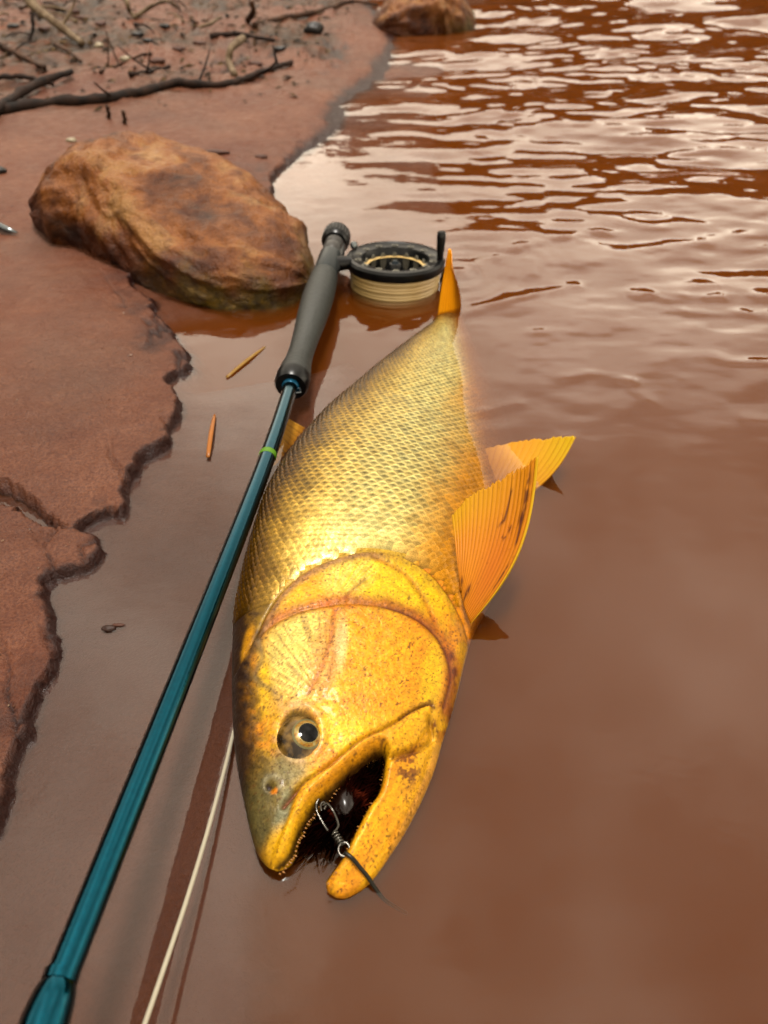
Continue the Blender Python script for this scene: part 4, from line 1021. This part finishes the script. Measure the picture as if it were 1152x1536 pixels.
# ---- fins
t = NT('fin_membrane')
pg = t.attr('pigment'); g2 = t.noise(420, 4, 0.7)
c = t.mix(t.math('MULTIPLY', t.ramp(g2, [(0.60, 0.0), (0.72, 1.0)]), 0.6), pg, t.mix(1.0, pg, (0.4, 0.25, 0.15), 'MULTIPLY'))
pb = t.n('BsdfPrincipled'); t.set(pb.inputs['Base Color'], c); pb.inputs['Roughness'].default_value = 0.5
pb.inputs['Specular IOR Level'].default_value = 0.15
tl = t.n('BsdfTranslucent'); t.set(tl.inputs['Color'], c)
mx = t.n('MixShader'); mx.inputs[0].default_value = 0.3; t.set(mx.inputs[1], pb.outputs[0]); t.set(mx.inputs[2], tl.outputs[0])
t.t.links.new(mx.outputs[0], t.out.inputs['Surface']); FIN = t.m
def fin(name, base_, tips, lead=None, rays=22, nu=70, nv=160, bow=0.0, jag=0.02, colf=None, thick=0.0010, label=None, curl=None):
    """base and tip curves as 3-D points (from inner to leading edge); lead: extra midpoints that bow the leading rays"""
    B = spline(base_, nv); T = spline(tips, nv); u = np.linspace(0, 1, nu); v = np.linspace(0, 1, nv)
    jl = 1 - jag * np.abs(fbm(v * rays * 1.3, v * 0, 3, 300 + len(name))) * 2 - jag * 0.4 * np.abs(np.sin(v * rays * math.pi))
    P = B[None] + (T - B)[None] * (u[:, None] * jl[None])[..., None]
    nrm = np.cross(T[nv // 2] - B[nv // 2], B[-1] - B[0]); nrm /= np.linalg.norm(nrm)
    if lead is not None:
        off = np.array(lead, float); w_ = (np.sin(u * math.pi * 0.95) ** 1.0)[:, None] * (v[None] ** 1.4)
        P = P + w_[..., None] * off
    if curl is not None:
        P = P + ((u[:, None] ** 2) * (v[None] - 0.5))[..., None] * np.array(curl, float)
    ridge = np.abs(np.sin(v * rays * math.pi)) ** 0.7
    h = thick * (0.35 + 0.65 * ridge)[None] * (1 - 0.75 * u)[:, None] + 0.00012
    edge_ = 1 + 1.2 * sstep(0.94, 1.0, v)[None] * (1 - u[:, None])
    h = h * edge_
    N_ = np.cross(np.gradient(P, axis=0), np.gradient(P, axis=1)); N_ /= np.linalg.norm(N_, axis=-1)[..., None] + 1e-15
    up = P + N_ * h[..., None]; dn = P - N_ * h[..., None]
    V = np.concatenate([up.reshape(-1, 3), dn.reshape(-1, 3)])
    F1 = grid_faces(nu, nv); F2 = F1[:, ::-1] + nu * nv
    ring_ = [i * nv for i in range(nu)] + [(nu - 1) * nv + j for j in range(1, nv)] + [i * nv + nv - 1 for i in range(nu - 2, -1, -1)] + [j for j in range(nv - 2, 0, -1)]
    r_ = np.array(ring_); r2 = np.roll(r_, -1); Fr = np.stack([r2, r_, r_ + nu * nv, r2 + nu * nv], -1)
    Ug, Vg = np.meshgrid(u, v, indexing='ij')
    C = colf(Ug, Vg, ridge[None] + 0 * Ug) * np.array([2.2, 2.4, 1.6])
    o = fp(name, V, np.concatenate([F1, F2, Fr]), FIN, col=np.concatenate([C.reshape(-1, 3)] * 2))
    if label: o['label'] = label
    return o
def uvline(U, Vv, pts, wu):
    return np.exp(-(polydist(U, Vv, pts)[0] / wu) ** 2)
def pect_col(U, Vv, rg):
    c = np.zeros(U.shape + (3,)) + lin(240, 140, 2)
    c = mixc(c, lin(244, 182, 20), sstep(0.5, 1.0, U) * (1 - Vv) * 0.8); c = mixc(c, lin(226, 110, 6), blob_uv(U, Vv, 0.35, 0.72, 0.35, 0.22) * 0.7)
    c = mixc(c, lin(120, 52, 6), sstep(0.55, 0.12, rg) * 0.65 * (0.5 + 0.5 * sstep(-0.2, 0.25, fbm(U * 6, Vv * 20, 3, 310))))
    c = mixc(c, lin(246, 190, 24), sstep(0.95, 0.985, Vv) * 0.9)
    n = fbm(U * 22, Vv * 22, 3, 311)
    for pts, w_ in (([(0.70, 0.885), (0.82, 0.90), (0.92, 0.90)], 0.030), ([(0.55, 0.90), (0.70, 0.885)], 0.014), ([(0.25, 0.89), (0.33, 0.90), (0.46, 0.925)], 0.015),
                    ([(0.66, 0.62), (0.70, 0.68), (0.80, 0.70), (0.90, 0.72)], 0.014), ([(0.58, 0.70), (0.60, 0.76), (0.66, 0.78)], 0.010), ([(0.02, 0.15), (0.13, 0.18)], 0.04), ([(0.04, 0.40), (0.14, 0.45)], 0.045), ([(0.17, 0.88), (0.22, 0.86)], 0.014)):
        c = mixc(c, lin(88, 26, 8), uvline(U, Vv, pts, w_) * sstep(-0.35, 0.05, n) * 0.92)
    return np.clip(c, 0, 0.9)
def blob_uv(U, Vv, u0, v0, ru, rv): return np.exp(-((U - u0) / ru) ** 2 - ((Vv - v0) / rv) ** 2)
fin('pectoral_fin', [at(690, 882, 0.020), at(696, 910, 0.013), at(706, 936, 0.006)],
    [at(678, 768, 0.042), at(702, 742, 0.052), at(738, 722, 0.062), at(774, 701, 0.073), at(804, 682, 0.085)], lead=(0.010, -0.006, -0.004), rays=20, colf=pect_col, jag=0.028, curl=(0.0, 0.0, 0.004),
    label='orange pectoral fin raised out of the water, smeared with mud')
def pel_col(U, Vv, rg):
    c = np.zeros(U.shape + (3,)) + lin(240, 158, 14); c = mixc(c, lin(250, 196, 20), sstep(0.4, 1, Vv) * sstep(0.3, 1, U)); c = mixc(c, lin(190, 96, 8), sstep(0.4, 0.1, rg) * 0.5); return c
fin('pelvic_fin', [at(716, 742, -0.014), at(740, 752, -0.016), at(764, 764, -0.018)], [at(728, 672, -0.007), at(770, 662, 0.002), at(820, 655, 0.014), at(864, 652, 0.030)], lead=(0.006, -0.004, 0.0), rays=14, colf=pel_col, jag=0.03, nu=50, nv=100,
    label='yellow pelvic fin with only its tip above water')
def cau_col(U, Vv, rg):
    c = np.zeros(U.shape + (3,)) + lin(248, 160, 10) * 2.2; c = mixc(c, lin(170, 80, 10), sstep(0.6, 0.85, Vv) * 0.7); c = mixc(c, lin(120, 56, 8), sstep(0.55, 0.1, rg) * 0.7); c = mixc(c, lin(150, 70, 8), blob_uv(U, Vv, 0.5, 0.75, 0.35, 0.2) * 0.6); return c  # right half darkened in the colour as shading
fin('caudal_fin', [at(656, 476, -0.006), at(672, 474, -0.008), at(690, 474, -0.012)], [at(668, 374, 0.066), at(673, 373, 0.066), at(677, 384, 0.060), at(680, 402, 0.050)], rays=10, colf=cau_col, jag=0.01, nu=50, nv=70, curl=(-0.006, 0.0, 0.0), lead=(0.004, 0, 0),
    label='orange tail lobe sticking up out of the water beside the reel')
def dor_col(U, Vv, rg):
    c = np.zeros(U.shape + (3,)) + lin(206, 140, 50) * 1.5; return mixc(c, lin(90, 44, 14), sstep(0.4, 0.1, rg) * 0.7)
fin('dorsal_fin', [at(412, 730, -0.008), at(438, 690, -0.009), at(470, 650, -0.012)], [at(410, 688, -0.002), at(416, 650, 0.006), at(429, 626, 0.010)], rays=12, colf=dor_col, jag=0.04, nu=40, nv=80)
for (px, py) in ((0, 0),): pass

# ---- inside of the mouth and teeth
t = NT('mouth_flesh'); n = t.noise(120, 5, 0.7)
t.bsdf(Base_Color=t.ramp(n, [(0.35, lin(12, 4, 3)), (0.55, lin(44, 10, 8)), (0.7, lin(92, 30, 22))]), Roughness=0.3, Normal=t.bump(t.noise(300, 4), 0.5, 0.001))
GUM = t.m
# two gum walls (palate and floor of the mouth) that meet at the corner
up_e = smooth_px([(575, 1128), (541, 1143), (515, 1164), (493, 1187), (475, 1203), (460, 1227), (449, 1246), (438, 1274)], 30)
lo_e = smooth_px([(575, 1128), (573, 1150), (566, 1180), (550, 1206), (536, 1236), (528, 1254), (520, 1266), (512, 1284)], 30)
V = []
nw = 15
for a, b in zip(up_e, lo_e):
    A = np.append(on_mid(*a), 0); B_ = np.append(on_mid(*b), 0)
    A[2] = zmid(A[:1], A[1:2])[0]; B_[2] = zmid(B_[:1], B_[1:2])[0]
    op = (b[0] - a[0]) / 80.0
    for k in range(nw):
        f = k / (nw - 1); p = A * (1 - f) + B_ * f
        p[2] += 0.006 - 0.020 * math.sin(math.pi * f) ** 0.6 * min(1, 0.35 + abs(op)) 
        V.append(p)
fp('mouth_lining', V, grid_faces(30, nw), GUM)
TOOTH = simple('tooth_ivory', lin(226, 150, 60), 0.25, 0, 300, 0.1)
def cone(b, d, r, seg=6):
    d = np.array(d, float); L = np.linalg.norm(d); return lathe([(0, r), (L * 0.6, r * 0.6), (L, r * 0.05)], b, d, seg)
mbu, mbl = MB(), MB()
for lst, mb, sgn in ((smooth_px(gap[9:], 46), mbu, 1), (smooth_px(gap[:9], 34), mbl, -1)):
    for k, (px, py) in enumerate(lst[1:-1]):
        q = on_lip((px, py), 0.35); z = float(zmid(q[:1], q[1:2])[0]) + 0.0085 + 0.0015 * math.sin(k)
        nx, ny = ((0.62, -0.35) if sgn > 0 else (-0.75, 0.15)); nl = math.hypot(nx, ny)
        mb.add(*cone(np.array([q[0], q[1], z]) - np.array([nx, ny, 0]) / nl * 0.0006, np.array([nx / nl, ny / nl, 0.25]) * 0.0013 * (0.7 + 0.5 * (k % 3 == 0)), 0.0005))
for mb in (mbu, mbl):
    o = fp('tooth_row', np.concatenate(mb.V), mb.F, TOOTH); o['kind'] = 'stuff'

# ================================================================== tackle in the mouth
FLY = thing('streamer_fly', 'black bushy streamer fly lodged in the fish mouth', 'fishing fly', tuple(at(520, 1205, 0.004)))
fo = np.array(FLY.location)
def fl(name, V, F, mat_, parent): return mesh_obj(name, np.asarray(V) - np.array(parent.location), F, mat_, parent)
HAIR = NT('dark_hackle'); n = HAIR.noise(70, 3)
HAIR.bsdf(Base_Color=HAIR.ramp(n, [(0.4, lin(8, 3, 2)), (0.6, lin(40, 11, 6)), (0.72, lin(120, 46, 26))]), Roughness=0.6, Specular_IOR_Level=0.0); HAIR = HAIR.m
HEADM = simple('fly_head', lin(30, 9, 4), 0.25, 0, 160, 0.6, Specular_IOR_Level=0.2)
bm = bmesh.new(); bmesh.ops.create_icosphere(bm, subdivisions=3, radius=0.0072)
V = np.array([v.co[:] for v in bm.verts]) * np.array([0.9, 1.15, 0.85]); Fh = [tuple(v.index for v in f.verts) for f in bm.faces]; bm.free()
V = V * (1 + 0.18 * fbm(V[:, 0] * 300 + V[:, 2] * 200, V[:, 1] * 300, 3, 401))[:, None]
hc = at(517, 1205, 0.010)
fl('fly_head', V + hc, Fh, HEADM, FLY)
mb = MB(); random.seed(9)
for k in range(620):
    px, py = (random.uniform(505, 535), random.uniform(1185, 1225)); 
    if k < 380: ex, ey, ez = random.uniform(525, 580), random.uniform(1118, 1190), random.uniform(-0.002, 0.014)
    elif k < 540: ex, ey, ez = random.uniform(425, 500), random.uniform(1215, 1300), random.uniform(-0.004, 0.006)
    else: ex, ey, ez = random.uniform(525, 556), random.uniform(1205, 1250), random.uniform(-0.002, 0.008)
    a = at(px, py, random.uniform(0.004, 0.014)); b = at(ex, ey, ez); m_ = (a + b) / 2 + np.array([random.gauss(0, 0.003), random.gauss(0, 0.003), random.uniform(0, 0.004)])
    mb.add(*tube(spline([a, m_, b], 7), [0.0003, 0.00035, 0.0004, 0.0004, 0.00035, 0.00025, 0.0001], 4, False))
o = mb.build('hackle', HAIR, FLY); o.location = -fo; o['kind'] = 'stuff'
# a few broad webby feathers that fall out of the mouth
for (a, b, wd) in (((480, 1215), (462, 1282), 0.0040), ((470, 1225), (432, 1290), 0.0040), ((500, 1222), (486, 1262), 0.0034), ((455, 1250), (424, 1304), 0.0030)):
    A = at(*a, 0.006); B_ = at(*b, 0.001); d = B_ - A; s_ = np.cross(d, [0, 0, 1.0]); s_ /= np.linalg.norm(s_); V = []
    for i in range(14):
        f = i / 13; wv = wd * math.sin(math.pi * (0.12 + 0.86 * f)) ** 0.8
        for k in range(6):
            th = 2 * math.pi * k / 6
            V.append(A + d * f + np.array([0, 0, 0.002 * math.sin(math.pi * f)]) + s_ * wv * math.cos(th) + np.array([0, 0, 0.12 * wv * math.sin(th)]))
    fl('feather', V, [tuple(f) for f in grid_faces(14, 6, False, True)], HAIR, FLY)
WIRE = simple('steel_wire', lin(150, 146, 136), 0.2, 0.95, 400, 0.2)
SN = thing('snap_swivel', 'bright steel snap and swivel clipped to the streamer fly', 'snap swivel', tuple(at(500, 1240, 0.012)))
def wire(name, pts, r, mat_, parent, n=40): return fl(name, *tube(spline([at(*q) for q in pts], n), r, 8), mat_, parent)
wire('snap_loop', [(508, 1170, 0.016), (488, 1184, 0.018), (476, 1202, 0.018), (475, 1215, 0.017), (484, 1234, 0.016), (492, 1246, 0.015)], 0.00055, WIRE, SN)
wire('snap_arm', [(484, 1208, 0.018), (490, 1205, 0.019), (499, 1215, 0.019), (507, 1234, 0.017), (506, 1242, 0.016), (500, 1249, 0.015)], 0.00055, WIRE, SN)
wire('snap_eye', [(482, 1216, 0.018), (481, 1208, 0.018), (485, 1203, 0.018), (489, 1208, 0.018), (486, 1214, 0.018)], 0.0006, WIRE, SN, 24)
coil = []
for k in range(50):
    f = k / 49; c0 = at(502, 1250, 0.0145) * (1 - f) + at(512, 1266, 0.0125) * f; a = f * 4 * 2 * math.pi
    coil.append(c0 + np.array([math.cos(a) * 0.0016, 0.3 * math.cos(a) * 0.0016, math.sin(a) * 0.0016]))
fl('swivel_coil', *tube(coil, 0.0005, 6), WIRE, SN)
ringp = [at(516, 1274, 0.0115) + np.array([math.cos(a) * 0.0026, math.sin(a) * 0.0030, 0.0006 * math.sin(a)]) for a in np.linspace(0, 2 * math.pi, 26)]
fl('swivel_ring', *tube(ringp, 0.00055, 8), WIRE, SN)
LEAD = simple('dark_leader', lin(58, 54, 44), 0.3, 0.6, 300, 0.3)
UPZ = np.array([0, 0, 0.0022])
P = spline([at(517, 1279, 0.0135), on_skin(528, 1290) + UPZ, on_skin(540, 1304) + UPZ, on_skin(552, 1318) + UPZ * 0.8, at(564, 1334, 0.001), at(580, 1352, -0.006), at(610, 1370, -0.02)], 40)
o = mesh_obj('wire_leader', *tube(P, np.linspace(0.0011, 0.0008, 40), 10), LEAD); tag(o, 'dark wire leader dropping from the swivel into the water', 'leader')
FLM = simple('white_fly_line', lin(250, 238, 208), 0.35, 0, 200, 0.06)
P = spline([at(372, 1040, -0.004), at(352, 1094, 0.003), at(338, 1150, 0.006), at(312, 1245, 0.010), at(280, 1350, 0.014), at(245, 1455, 0.018), at(214, 1545, 0.022), at(180, 1640, 0.026)], 70)
o = mesh_obj('fly_line', *tube(P, 0.00105, 12), FLM); tag(o, 'thin cream fly line running out from under the fish head', 'fishing line')
